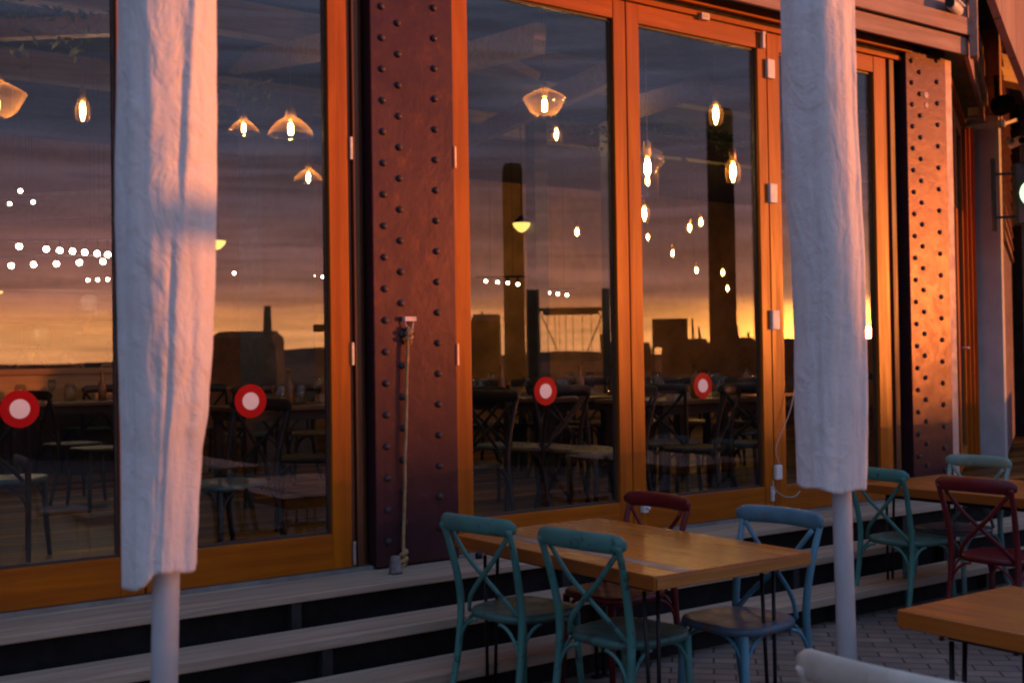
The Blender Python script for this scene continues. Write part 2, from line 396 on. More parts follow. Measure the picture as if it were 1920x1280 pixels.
# low hills across the harbour, seen mirrored in the glass
hm = MB(); NH = 160; pr = []
for i in range(NH+1):
    a = R(-130 + 130*i/NH); rr = 2600
    hh = 9 + 13*(noise.noise(Vector((i*.13, 2.1, 0)))+.4) + 22*math.exp(-((math.degrees(a)+63.5)/4.0)**2)
    hh = max(hh, 5); pr.append((a, rr, hh))
for i in range(NH):
    (a, r1, h1), (b, r2, h2) = pr[i], pr[i+1]
    def pt(an, rd, z): return (rd*math.cos(an), rd*math.sin(an), z)
    hm.add([pt(a, r1-300, -1), pt(b, r2-300, -1), pt(b, r2, h2), pt(a, r1, h1), pt(b, r2+400, -1), pt(a, r1+400, -1)], [(0, 1, 2, 3), (3, 2, 4, 5)])
struct(hm.build('hills', mat('hill_scrub', (.045, .038, .040), .95, .4, .004, spec=.05)))

# ------------------------------------------------------------------ the restaurant building
D = 5.40                                       # facade plane
ZF = .475                                      # floor inside and top step
D2 = Vector((math.cos(R(30)), math.sin(R(30)), 0)); N2 = Vector((math.sin(R(30)), -math.cos(R(30)), 0))
CORNER = Vector((7.985, D, 0))
def w2(t, off, z): return CORNER + D2*t + N2*off + Vector((0, 0, z))
BLD = thing('restaurant_building', 'timber clad restaurant with orange framed glass doors and riveted steel columns', 'restaurant')

def steel_column(x0, x1, nrow, zphase):
    c = MB(); c.box((x0, D-.045, ZF), (x1, D+.20, 4.0))
    o = c.build('steel_column', M_COLUMN, BLD, bevel=.006)
    w = x1-x0; rv = None
    prof = [(.0, .016), (.009, .0152), (.0155, .011), (.019, .005), (.0195, -.001)]
    for k, (fx, ph) in enumerate(((.135, 0.0), (.325, .092), (.765, .045))):
        for i in range(nrow):
            z = ZF + .11 + zphase + ph + i*.1655
            if z < 3.93:
                if rv is None: r_ = rv = MB().lathe(prof, 10, axis='Y').build('rivet', M_RIVET, o)
                else: r_ = rv.copy(); COL.objects.link(r_)
                r_.location = (x0+fx*w, D-.0455, z)
    return o
steel_column(2.925, 3.437, 22, .02); col_b = steel_column(7.478, 7.979, 22, .03)
# chipped patch of bare primer near the head of the far column
ch = MB(); cx, cz = 7.72, 3.52
ch.lathe([(.0, .0012), (.022, .001), (.03, 0)], 9, (cx, D-.0465, cz), axis='Y').lathe([(.0, .0012), (.018, .001), (.026, 0)], 8, (cx+.004, D-.0465, cz-.075), axis='Y')
ch.build('paint_chip', mat('primer_patch', (.50, .36, .32), .7), col_b)

def door_leaf(xa, xb, zt=3.752, stile=(.113, .113), P=None, sticker=True, hinges=()):
    """one glazed leaf between xa and xb: frame sub-part, pane sub-part, red round sticker"""
    P = P or (lambda x, y, z: Vector((x, D+y, z)))
    root = thing('door', '', 'x'); del root['label']; del root['category']; root.parent = BLD
    def bx(m, a, b):
        x0, y0, z0 = a; x1, y1, z1 = b
        vs = [P(x, y, z) for z in (z0, z1) for x, y in ((x0, y0), (x1, y0), (x1, y1), (x0, y1))]
        m.add(vs, [(3, 2, 1, 0), (4, 5, 6, 7), (0, 1, 5, 4), (1, 2, 6, 5), (2, 3, 7, 6), (3, 0, 4, 7)])
    e = .004; zb, zg0, zg1 = ZF+.012, .668, 3.632
    ga, gb = xa+stile[0], xb-stile[1]
    m = MB()
    bx(m, (xa+e, 0, zb), (ga, .065, zt)); bx(m, (gb, 0, zb), (xb-e, .065, zt))
    m.build('stile', M_FRAME_V, root, bevel=.004)
    m = MB(); bx(m, (ga, .003, zb), (gb, .062, zg0)); m.build('bottom_rail', M_FRAME_H, root, bevel=.003)
    m = MB(); bx(m, (ga, .003, zg1), (gb, .062, zt)); m.build('top_rail', M_FRAME_H, root, bevel=.003)
    m = MB(); q = .014
    bx(m, (ga, .026, zg0), (ga+q, .05, zg1)); bx(m, (gb-q, .026, zg0), (gb, .05, zg1))
    bx(m, (ga+q, .026, zg0), (gb-q, .05, zg0+q)); bx(m, (ga+q, .026, zg1-q), (gb-q, .05, zg1))
    m.build('gasket', mat('dark_gasket', (.03, .022, .022), .5), root)
    m = MB(); bx(m, (ga+.002, .035, zg0+.002), (gb-.002, .041, zg1-.002)); m.build('glass_pane', M_GLASS, root)
    if sticker:
        cx_ = (ga+gb)/2; m = MB()
        n = 36; cc = Vector((cx_, 0, 1.362))
        def ring(r_, y): return [P(cx_+r_*math.cos(2*math.pi*i/n), y, 1.362+r_*math.sin(2*math.pi*i/n)) for i in range(n)]
        m.add(ring(.083, .0325) + ring(.083, .0348), [list(range(n))[::-1]] + [[i, (i+1) % n, n+(i+1) % n, n+i] for i in range(n)], 0)
        m.add(ring(.043, .0312) + ring(.043, .0325), [list(range(n))[::-1]] + [[i, (i+1) % n, n+(i+1) % n, n+i] for i in range(n)], 1)
        m.build('safety_sticker', [M_RED, M_WHITE], root)
    for hx, hz in hinges:
        m = MB(); bx(m, (hx-.036, -.026, hz-.066), (hx+.036, 0.001, hz+.066)); m.build('hinge', M_WHITEPLA, root, bevel=.005)
    return root
door_leaf(-.415, .66, stile=(.113, .113)); door_leaf(.66, 1.735); lf = door_leaf(1.735, 2.812)
door_leaf(3.447, 4.738, stile=(.117, .102)); door_leaf(4.738, 6.004, stile=(.107, .092), hinges=())
door_leaf(6.004, 7.298, stile=(.124, .145), sticker=True, hinges=((6.022, 3.50), (6.024, 2.652), (6.024, 1.792)))
# slim bolts and hinges on the leaves
for xx, zz_ in ((2.826, 2.66), (2.820, 1.59), (2.816, .56)):
    MB().box((xx-.008, D-.012, zz_-.06), (xx+.008, D-.001, zz_+.06)).build('flush_bolt', M_METAL, lf, bevel=.003)
for xx, z0, z1 in ((3.441, 2.60, 2.72), (3.441, 1.52, 1.64)):
    MB().box((xx-.006, D-.055, z0), (xx+.005, D-.046, z1)).build('flush_bolt', mat('brass_hinge', (.6, .42, .3), .4, metal=.5), BLD, bevel=.002)
# jambs in the recesses beside the columns
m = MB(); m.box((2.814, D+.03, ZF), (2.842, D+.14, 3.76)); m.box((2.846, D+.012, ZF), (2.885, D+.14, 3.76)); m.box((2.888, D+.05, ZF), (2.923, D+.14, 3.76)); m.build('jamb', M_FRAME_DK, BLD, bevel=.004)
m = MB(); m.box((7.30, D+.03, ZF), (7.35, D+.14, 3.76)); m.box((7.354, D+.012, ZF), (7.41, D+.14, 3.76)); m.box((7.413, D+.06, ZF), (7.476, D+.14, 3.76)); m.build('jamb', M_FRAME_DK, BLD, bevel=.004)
# head: lit trim, track and soffit, fascia boards above
for a, b in ((-1.0, 2.92), (3.445, 7.475)):
    MB().box((a, D-.012, 3.758), (b, D+.06, 3.792)).build('head_track', M_FRAME_H, BLD, bevel=.003)
    MB().box((a, D+.0, 3.795), (b, D+.06, 3.815)).build('track_gap', M_BLACK, BLD)
    MB().box((a, D-.055, 3.817), (b+.08*(b > 5), D+.06, 3.868)).build('head_trim', M_FRAME_H, BLD, bevel=.006)
    MB().box((a, D-.02, ZF-.01), (b, D+.07, ZF+.010)).build('threshold', mat('zinc_sill', (.22, .24, .24), .45, metal=.5), BLD)
def mitre(off):
    k = off/(1+math.cos(R(30))); return Vector((CORNER.x+.5*k, CORNER.y-(1+math.cos(R(30)))*k, 0))
def strip(m, o0, o1, z0, z1, xl=-4.0, t2=3.0, mi=0):
    """a slab that follows the facade round its 30 degree corner, between two offsets outward"""
    a, b = mitre(o0), mitre(o1); e0, e1 = CORNER+D2*t2+N2*o0, CORNER+D2*t2+N2*o1
    m.prism([(xl, D-o1), (b.x, b.y), (e1.x, e1.y), (e0.x, e0.y), (a.x, a.y), (xl, D-o0)], z0, z1, mi)
m = MB(); strip(m, -.05, .185, 3.985, 4.02, t2=4.5); m.build('soffit', mat('dark_soffit', (.085, .050, .038), .7), BLD)
z = 3.835
for i, hgt in enumerate((.145, .145, .15, .15, .15, .15)):
    m = MB(); of = .205 + .012*(i % 2) + (.02 if i == 1 else 0); a = mitre(of)
    m.add([(-4, D-of, z), (a.x, a.y, z), (a.x, a.y, z+hgt-.012), (-4, D-of-(-.012), z+hgt-.012),
           (-4, D-of+.03, z), (mitre(of-.03).x, mitre(of-.03).y, z), (mitre(of-.03).x, mitre(of-.03).y, z+hgt-.012), (-4, D-of+.03, z+hgt-.012)],
          [(0, 1, 2, 3), (5, 4, 7, 6), (0, 4, 5, 1), (3, 2, 6, 7), (1, 5, 6, 2), (0, 3, 7, 4)])
    m.build('fascia_board', M_FASCIA, BLD, bevel=.004)
    # returning along the second facet
    b0, b1 = w2(0, of, 0), w2(2.95, of, 0); a = mitre(of)
    if i < 5:
        m = MB(); s0 = Vector((a.x, a.y, z+hgt/2-.006)); s1 = w2(2.95, of, z+hgt/2-.006); mid = (s0+s1)/2
        m.obox(mid+D2*.02-N2*.015, D2*((s1-s0).length/2), N2*.015, Vector((0, 0, hgt/2-.006))); m.build('fascia_board', M_FASCIA2, BLD, bevel=.004)
    z += hgt
MB().box((-4, D-.16, 4.021), (8.0, D+.1, 4.72)).build('upper_wall', M_BLACK, BLD)
# corner end block of the fascia
a = mitre(.245); MB().obox((a.x+.02, a.y+.01, 4.05), D2*.05, N2*.03, (0, 0, .235)).build('corner_block', M_FASCIA, BLD, bevel=.006)
# wall behind facade above the second facet, upper eave beam
MB().obox(w2(2.2, -.0, 4.40), D2*2.2, N2*.15, (0, 0, .37)).build('upper_wall', M_BLACK, BLD)
gy = at_depth(1890, 70, 9.6).y                      # boarded gable beyond the corner, facing the terrace
gp = [at_y(x, y, gy) for x, y in ((1848, -60), (1862, -10), (1892, 72), (1925, 156), (1962, 262), (2000, 380), (2200, 380), (2200, -60))]
m = MB(); n_ = len(gp); bk = Vector((0, .07, 0))
m.add([p for p in gp]+[p+bk for p in gp], [list(range(n_)), [n_+i for i in range(n_)][::-1]] + [[i, n_+i, n_+(i+1) % n_, (i+1) % n_] for i in range(n_)])
m.build('gable_boarding', wood('gable_timber', (.46, .29, .22), (.27, .16, .125), 'Z', rough=.6, grain=9, spec=.3, planks=.21, plank_axis=0, gapdark=.6), BLD)
MB().obox(w2(4.2, .02, 4.88), D2*4.4, N2*.20, (0, 0, .02)).build('eave_soffit', M_BLACK, BLD)
# second facet: pale corner strip, narrow glazed door, jambs, grey pier
MB().box((7.986, D-.03, ZF), (8.078, D+.03, 3.84)).build('corner_strip', mat('pink_timber_strip', (.52, .33, .28), .55, .15, 8), BLD, bevel=.006)
P2 = lambda x, y, z: CORNER + D2*x - N2*y + Vector((0, 0, z))
door_leaf(.62, 1.56, P=P2, sticker=False)
MB().obox(w2(.34, -.02, 2.12), D2*.26, N2*.03, (0, 0, 1.64)).build('jamb', M_FRAME_V, BLD, bevel=.004)
hd = MB()
MB().obox(w2(1.50, -.01, 3.83), D2*1.32, N2*.045, (0, 0, .03)).build('head_trim', M_FRAME_H, BLD, bevel=.004)
dr = door_leaf(1.57, 2.50, P=P2, sticker=False)
hd.tube([P2(1.66, -.0, 1.60), P2(1.66, -.06, 1.60), P2(1.80, -.06, 1.60)], .011, 8); hd.build('handle', M_METAL, dr)
for q_, (o0, o1) in enumerate(((-.06, .035), (-.06, .068), (-.06, .10))):
    MB().obox(w2(2.55+.07*q_, (o0+o1)/2, 2.12), D2*.032, N2*((o1-o0)/2), (0, 0, 1.64)).build('jamb', M_FRAME_V, BLD, bevel=.004)
MB().obox(w2(3.05, .13, 1.95), D2*.30, N2*.20, (0, 0, 1.94)).build('grey_pier', M_STEELGREY, BLD, bevel=.01)
MB().obox(w2(3.05, .20, 4.36), D2*.30, N2*.15, (0, 0, .46)).build('fascia_end', M_FASCIA2, BLD, bevel=.01)
# weatherboards on the projecting bay beyond the pier
m = MB(); zz0 = 2.70
for i in range(14):
    zb = zz0+i*.155
    m.obox(w2(5.0, .33+.0, zb+.075), D2*1.62, N2*.022 + Vector((0, 0, .0)), Vector((0, 0, .074)) - N2*.014)
m.build('weatherboard_cladding', M_FASCIA2, BLD)
MB().obox(w2(5.0, .27, 1.6), D2*1.62, N2*.06, (0, 0, 1.09)).build('lower_wall', mat('dark_poster_wall', (.11, .075, .095), .8, .6, 7), BLD)
MB().obox(w2(6.8, .36, 2.6), D2*.10, N2*.10, (0, 0, 2.2)).build('dark_gap', M_BLACK, BLD)  # black upright stands for the dark gap past the cladding
MB().obox(w2(8.6, .50, 2.3), D2*1.6, N2*.05, (0, 0, 2.3)).build('end_wall', mat('grey_brown_panel', (.24, .19, .17), .7, .2), BLD)

# ------------------------------------------------------------------ steps
ST = thing('wooden_steps', 'three weathered timber steps with open shaded risers below the glass doors', 'steps')
for i, (o0, o1, zt) in enumerate(((-.02, .375, ZF), (.43, .69, ZF-.155), (.72, 1.01, ZF-.31))):
    m = MB(); strip(m, o0, o1, zt-.048, zt-.011 if i == 0 else zt, t2=4.6); m.build('tread', M_TREAD, ST, bevel=.006)
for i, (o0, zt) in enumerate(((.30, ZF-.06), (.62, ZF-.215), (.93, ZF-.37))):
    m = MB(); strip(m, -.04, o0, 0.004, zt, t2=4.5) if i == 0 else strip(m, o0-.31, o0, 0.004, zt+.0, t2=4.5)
    m.build('tread_shade', M_BLACK, ST)  # black fill puts the shade under the open treads into colour
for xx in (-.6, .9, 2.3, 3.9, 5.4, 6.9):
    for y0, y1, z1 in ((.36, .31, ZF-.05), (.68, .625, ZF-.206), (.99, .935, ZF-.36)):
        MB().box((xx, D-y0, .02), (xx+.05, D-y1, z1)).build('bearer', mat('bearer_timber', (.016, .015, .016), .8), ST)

#@@EXTERIOR
# ------------------------------------------------------------------ rope, cleat, boxes and cameras on the facade
rp = MB(); p0, p1 = at_y(765, 612, D-.075), at_y(756, 1052, D-.07)
pts = [p0 + (p1-p0)*(i/40) + Vector((.0012*math.sin(i*.5), .001*math.sin(i*.9), 0)) for i in range(41)]
rp.tube(pts, .0085, 8)
for i in range(38):                                   # second strand gives the rope its twist
    pass
for pc, s in ((p0+Vector((.004, -.004, -.05)), 1.0), (p1+Vector((0, -.004, .02)), 1.1)):
    kn = [pc + Vector((.016*s*math.cos(t*1.7), .012*math.sin(t*1.7), -.036*s+.009*s*t)) for t in range(9)]
    rp.tube(spline(kn, 4), .0115, 8)
rp.tube(spline([p1+Vector((0, 0, .0)), p1+Vector((-.01, -.01, -.05)), p1+Vector((-.03, -.02, -.09))], 5), .010, 8)
o = tag(rp.build('mooring_rope', M_ROPE), 'tan knotted rope hanging from a white hook down the maroon steel column', 'rope')
hk = MB(); q = at_y(765, 598, D-.05)
hk.box((q.x-.034, q.y-.030, q.z-.012), (q.x+.034, q.y+.004, q.z+.012))
hk.tube([q+Vector((-.026, -.014, -.010)), q+Vector((-.008, -.018, -.085)), q+Vector((.008, -.018, -.085)), q+Vector((.026, -.014, -.010))], .004, 6)
tag(hk.build('rope_hook', mat('pale_hook', (.55, .45, .45), .5)), 'pale bracket hook at the top of the rope on the maroon column', 'hook')
bq = at_z(742, 1075, ZF-.011)
b = MB(); b.lathe([(.034, 0), (.036, .02), (.031, .022), (.031, .044), (.029, .046), (.029, .066), (.026, .068), (.026, .086), (.018, .092), (.0, .093)], 18)
tag(b.build('cleat_base', mat('weathered_cup', (.16, .13, .125), .6, .3, 30, metal=.3)), 'small ribbed metal cup standing on the top step at the foot of the rope', 'cleat', loc=bq)
sc_ = MB(); sc_.lathe([(.02, 0), (.02, .03), (.0, .031)], 10)
tag(sc_.build('bolt_stub', M_BLKMET), 'small black bolt stub on the top step beside the teal chair', 'bolt', loc=at_z(898, 1046, ZF-.010))
# sensor box with its flex on the meeting stile
sb = at_y(1459, 885, D-.016)
bx_ = thing('socket_box', 'white plastic socket box with a thin flex low on the orange door post', 'socket', tuple(sb))
MB().box((-.030, -.016, -.05), (.030, .0155, .05)).build('case', M_WHITEPLA, bx_, bevel=.008)
cw = [at_y(1462, 872, D-.02)-sb, at_y(1455, 840, D-.03)-sb, at_y(1470, 800, D-.035)-sb, at_y(1484, 760, D-.04)-sb, at_y(1494, 700, D-.04)-sb]
MB().tube(spline(cw, 6), .0035, 6).build('flex', M_CABLE, bx_)
cw = [at_y(1450, 900, D-.02)-sb, at_y(1452, 915, D-.03)-sb, at_y(1470, 930, D-.04)-sb, at_y(1490, 930, D-.04)-sb, at_y(1500, 920, D-.04)-sb]
MB().tube(spline(cw, 6), .0035, 6).build('flex', M_CABLE, bx_)
for px, py, lb, nm in ((1320, 32, 'pale door contact box on the head above the second glazed door', 'contact_box'), (1430, 76, 'slim pale catch hanging from the door head over the meeting posts', 'head_catch'),
                       (1208, 948, 'small pale floor bolt at the foot of the door posts behind the red chair', 'floor_bolt'), (1449, 925, 'thin pale drop bolt under the white socket box', 'drop_bolt')):
    q = at_y(px, py, D-.015); m = MB()
    if nm == 'contact_box': m.box((-.035, -.018, -.022), (.035, .0145, .022)); m.lathe([(0, .004), (.007, .003), (.008, 0)], 10, (.01, -.018, 0), axis='Y'); m.lathe([(0, .004), (.006, .003), (.007, 0)], 10, (-.015, -.018, 0), axis='Y')
    elif nm == 'head_catch': m.box((-.012, -.014, -.055), (.012, .0145, .055)); m.box((-.016, -.018, .04), (.016, .012, .058))
    elif nm == 'floor_bolt': m.box((-.02, -.02, -.04), (.02, .0145, .045)); m.lathe([(.010, 0), (.010, .03), (0, .032)], 10, (0, -.02, -.01), axis='Y')
    else: m.box((-.008, -.01, -.05), (.008, .0145, .05)); m.box((-.014, -.012, .0), (.014, .010, .02))
    tag(m.build(nm, M_WHITEPLA, bevel=.003), lb, 'fitting', loc=q)

def bullet_camera(loc, rz, label, s=1.0):
    t = thing('security_camera', label, 'security camera', loc, rz); t.scale = (s, s, s)
    MB().lathe([(.045, 0), (.045, .02), (.02, .03), (.018, .07), (0, .072)], 14, (0, .10, .02), axis='Y').build('mount', mat('cam_mount', (.30, .32, .33), .5), t)
    m = MB(); m.tube([(-.13, 0, .0), (.12, 0, .0)], .042, 16, flat=.85); m.box((-.15, -.046, .030), (.15, .046, .043)); m.build('camera_body', M_WHITEPLA, t, bevel=.004)
    MB().tube([(-.152, 0, 0), (-.128, 0, 0)], .034, 16).build('lens', M_BLKMET, t)
    return t
q = at_depth(1790, 14, 8.75); bullet_camera(tuple(q), R(20), 'white bullet security camera on the fascia corner above the far steel column')
q = at_depth(1905, 268, 11.2); bullet_camera(tuple(q), R(55), 'small white security camera under the eave beyond the grey pier', .9)
q = at_depth(1884, 196, 11.0)
fl = thing('flood_lamp', 'round black floodlight hanging under the eave at the grey pier', 'floodlight', tuple(q), R(-20))
MB().lathe([(.02, .10), (.05, .09), (.08, .05), (.095, -.02), (.10, -.08), (.085, -.085), (0, -.08)], 22, axis='Y').build('housing', M_BLACK, fl)
MB().beam((0, .10, .0), (0, .12, .30), .03, .03).build('arm', M_BLKMET, fl)
q = at_depth(1890, 228, 11.4); tag(MB().beam((-.13, 0, -.05), (.13, 0, .03), .03, .03).box((-.15, -.02, -.07), (-.08, .03, .0)).build('cable_bracket', M_STEELGREY), 'thin pale metal bracket just below the black floodlight', 'bracket', loc=q)
# projecting black lantern sign with a lit ring at the frame's edge
q = at_depth(1937, 364, 10.2)
sg = thing('projecting_sign', 'black projecting box sign with a glowing pale green disc beyond the grey pier', 'sign', tuple(q), R(-32))
MB().box((-.17, -.05, -.27), (.17, .05, .27)).build('case', mat('sign_black', (.02, .02, .022), .5), sg, bevel=.015)
MB().lathe([(0, .056), (.10, .056), (.115, .052), (.12, .04)], 28, (-.03, 0, 0), axis='Y').build('lit_disc', emit('lit_green', (.60, 1.0, .45), 2.2), sg)
m = MB(); m.beam((-.17, 0, .18), (-.34, .03, .18), .02, .02); m.beam((-.17, 0, -.2), (-.34, .03, -.2), .02, .02); m.beam((-.34, .03, -.32), (-.34, .03, .32), .03, .03); m.build('bracket', M_BLKMET, sg)

# ------------------------------------------------------------------ closed umbrellas
def umbrella(name, label, depth, rows, pole, hemfun, seed, foldang, group='closed white umbrellas on the terrace'):
    """rows: (photo y, centre x, half width) of the wrapped canopy; pole: two (x, y) points"""
    a, b = at_depth(*pole[0], depth), at_depth(*pole[1], depth); dirp = (a-b).normalized() if a.z > b.z else (b-a).normalized()
    foot = b - dirp*(b.z/dirp.z)
    t = thing(name, label, 'umbrella', tuple(foot), 0, group)
    ptop = foot + dirp*3.1
    MB().tube([(0, 0, 0), tuple(ptop-foot)], .0285, 24).build('pole', M_POLE, t)
    m = MB(); m.box((-.26, -.26, .004), (.26, .26, .05)); m.lathe([(.05, .05), (.05, .28), (.034, .30)], 20); m.build('base', mat('umbrella_base', (.06, .06, .06), .7), t, bevel=.01)
    ctrl = [(at_depth(cx, y, depth), hw*depth/FPX) for y, cx, hw in rows]
    ctrl.sort(key=lambda c: c[0].z)
    def sample(z):
        if z <= ctrl[0][0].z: return ctrl[0]
        for (pa, ra), (pb, rb) in zip(ctrl, ctrl[1:]):
            if z <= pb.z:
                f = (z-pa.z)/(pb.z-pa.z); f = f*f*(3-2*f)*.5+f*.5; return pa.lerp(pb, f), ra+(rb-ra)*f
        pa, ra = ctrl[-1]; return pa + dirp*(z-pa.z), ra
    z0, z1 = ctrl[0][0].z, 2.86; nz, na = 210, 150; cv = MB(); o = 0
    crt = math.atan2(RT.y, RT.x)
    for i in range(nz+1):
        zf = i/nz
        for j in range(na):
            th = 2*math.pi*j/na; rel = th-crt
            zlo = z0 + hemfun(rel); z = zlo + (z1-zlo)*zf
            c, r_ = sample(z)
            if z > 2.62: r_ *= max(.05, math.sqrt(max(0.0, 1-((z-2.62)/.25)**2)))
            n1 = noise.noise(Vector((math.cos(th)*1.4, math.sin(th)*1.4, z*1.1+seed)))
            n2 = noise.noise(Vector((math.cos(th)*4.2, math.sin(th)*4.2, z*2.2+seed*2)))
            n3 = noise.noise(Vector((math.cos(th)*5.5, math.sin(th)*5.5, z*13+seed*3)))
            n4 = noise.noise(Vector((math.cos(th)*16, math.sin(th)*16, z*20+seed*5)))
            tw = th + .5*math.sin(z*1.1+seed)
            fold = .050*math.sin(4*tw+1.6*n1) + .040*(abs(math.sin(3.5*tw+seed+1.5*n1+.8*n2))-.64)
            # overlapping flap: a step in radius that wanders up the canopy
            u = ((th-foldang-.25*math.sin(z*1.7+seed)-.18*n2) % (2*math.pi))/(2*math.pi)
            flap = .10*(1-u)**3 if u > .015 else .10*u/.015
            low = max(0.0, 1-(z-zlo)/.45)
            k = 1 + fold*(.75+.5*low) + flap - .03 + .04*n1 + .022*n2*(1+low) + .011*n3*(1+1.0*low) + .004*n4
            rr = r_*k*.985
            cv.v.append(Vector((c.x-foot.x+rr*math.cos(th), c.y-foot.y+rr*math.sin(th), z)))
    for i in range(nz):
        for j in range(na):
            a_ = i*na+j; b_ = i*na+(j+1) % na
            cv.f.append([a_, b_, b_+na, a_+na]); cv.m.append(0); cv.sm.append(True)
    co = cv.build('canopy', M_CANVAS, t)
    sd_ = co.modifiers.new('thick', 'SOLIDIFY'); sd_.thickness = .004; sd_.offset = -1
    MB().lathe([(.0, .06), (.012, .05), (.02, .02), (.03, 0)], 12, tuple(foot*0+(ptop-foot)*.985)).build('finial', M_POLE, t)
    return t
def hem1(rel):
    r_ = (rel+math.pi) % (2*math.pi)-math.pi      # angle from the camera's right, seen side is negative
    h = .036/(1+math.exp(-(math.cos(r_)-.02)*14)); return h + .004*math.sin(3*rel) + .002*math.sin(7*rel+1)
def hem2(rel): return .006*math.sin(2*rel+1) + .004*math.sin(5*rel)
rows1 = [(-120, 312, 90), (0, 311, 91), (170, 311, 91), (340, 310, 92), (500, 310, 90), (640, 308.5, 86), (760, 306.5, 80), (850, 302.5, 72.5), (950, 300, 70), (1050, 298.5, 67.5), (1096, 298, 66)]
umbrella('closed_umbrella', 'wide closed white canvas umbrella in front of the left glass doors, its side glowing pink', 2.5, rows1, [(311, 1110), (308, 1280)], hem1, 3.1, R(-95)+YAW*0)
rows2 = [(-120, 1525, 62), (0, 1528.5, 63.5), (200, 1534, 66), (350, 1541.5, 68.5), (500, 1551, 66), (620, 1554, 64), (750, 1555.5, 63.5), (850, 1556.5, 61.5), (914, 1556.5, 59)]
umbrella('closed_umbrella', 'narrow closed white canvas umbrella standing between the blue chair and the far teal chair', 3.45, rows2, [(1578, 920), (1588, 1230)], hem2, 8.4, R(-60))

# ------------------------------------------------------------------ terrace tables
def table(name, label, loc, lx, ly, h=.75, th=.054, group=None, base='rods', rz=0):
    t = thing(name, label, 'table', loc, rz, group)
    m = MB(); m.box((-lx/2, -ly/2, h-th), (lx/2, ly/2, h)); m.build('tabletop', M_TABLE, t, bevel=.004)
    # end-grain boards and the dark inlay strip of a mended top
    for s in (-1, 1):
        MB().box((-lx/2+.012, s*(ly/2+.0005), h-th+.004), (lx/2-.012, s*(ly/2+.0065), h-.010)).build('edge_strip', M_TABEDGE, t, bevel=.002)
    fr = MB(); a, b = lx/2-.09, ly/2-.14
    for s in (-1, 1): fr.box((-a, s*b-.02, h-th-.03), (a, s*b+.02, h-th-.001)); fr.box((s*(a-.02)-.02, -b+.021, h-th-.03), (s*(a-.02)+.02, b-.021, h-th-.001))
    fr.build('under_frame', M_BLKMET, t)
    for sx in (-1, 1):
        for sy in (-1, 1):
            lg = MB(); x, y = sx*(a-.02), sy*b
            for q in (-.035, .035):
                lg.tube([(x+q, y, h-th-.03), (x+q*.55, y+sy*.015, .012)], .008, 8)
            lg.box((x-.04, y+sy*.015-.02, .002), (x+.04, y+sy*.015+.02, .012)); lg.build('leg', M_BLKMET, t)
    return t
ta = table('terrace_table', 'orange plank table with a grey inlay strip in front of the steps', (3.295, 3.835, 0), .86, 1.35, group='plank tables on the terrace')
MB().box((-.30, -.674, .7492), (-.235, .674, .7508)).build('inlay_strip', mat('grey_inlay', (.20, .15, .13), .5, .2), ta)
table('terrace_table', 'plank table cut off by the frame edge behind the cream chair', (3.375, 1.62, 0), .615, 1.30, group='plank tables on the terrace')
table('terrace_table', 'plank table beside the far riveted column with the red chair pushed in', (6.36, 3.93, 0), .86, 1.42, group='plank tables on the terrace')

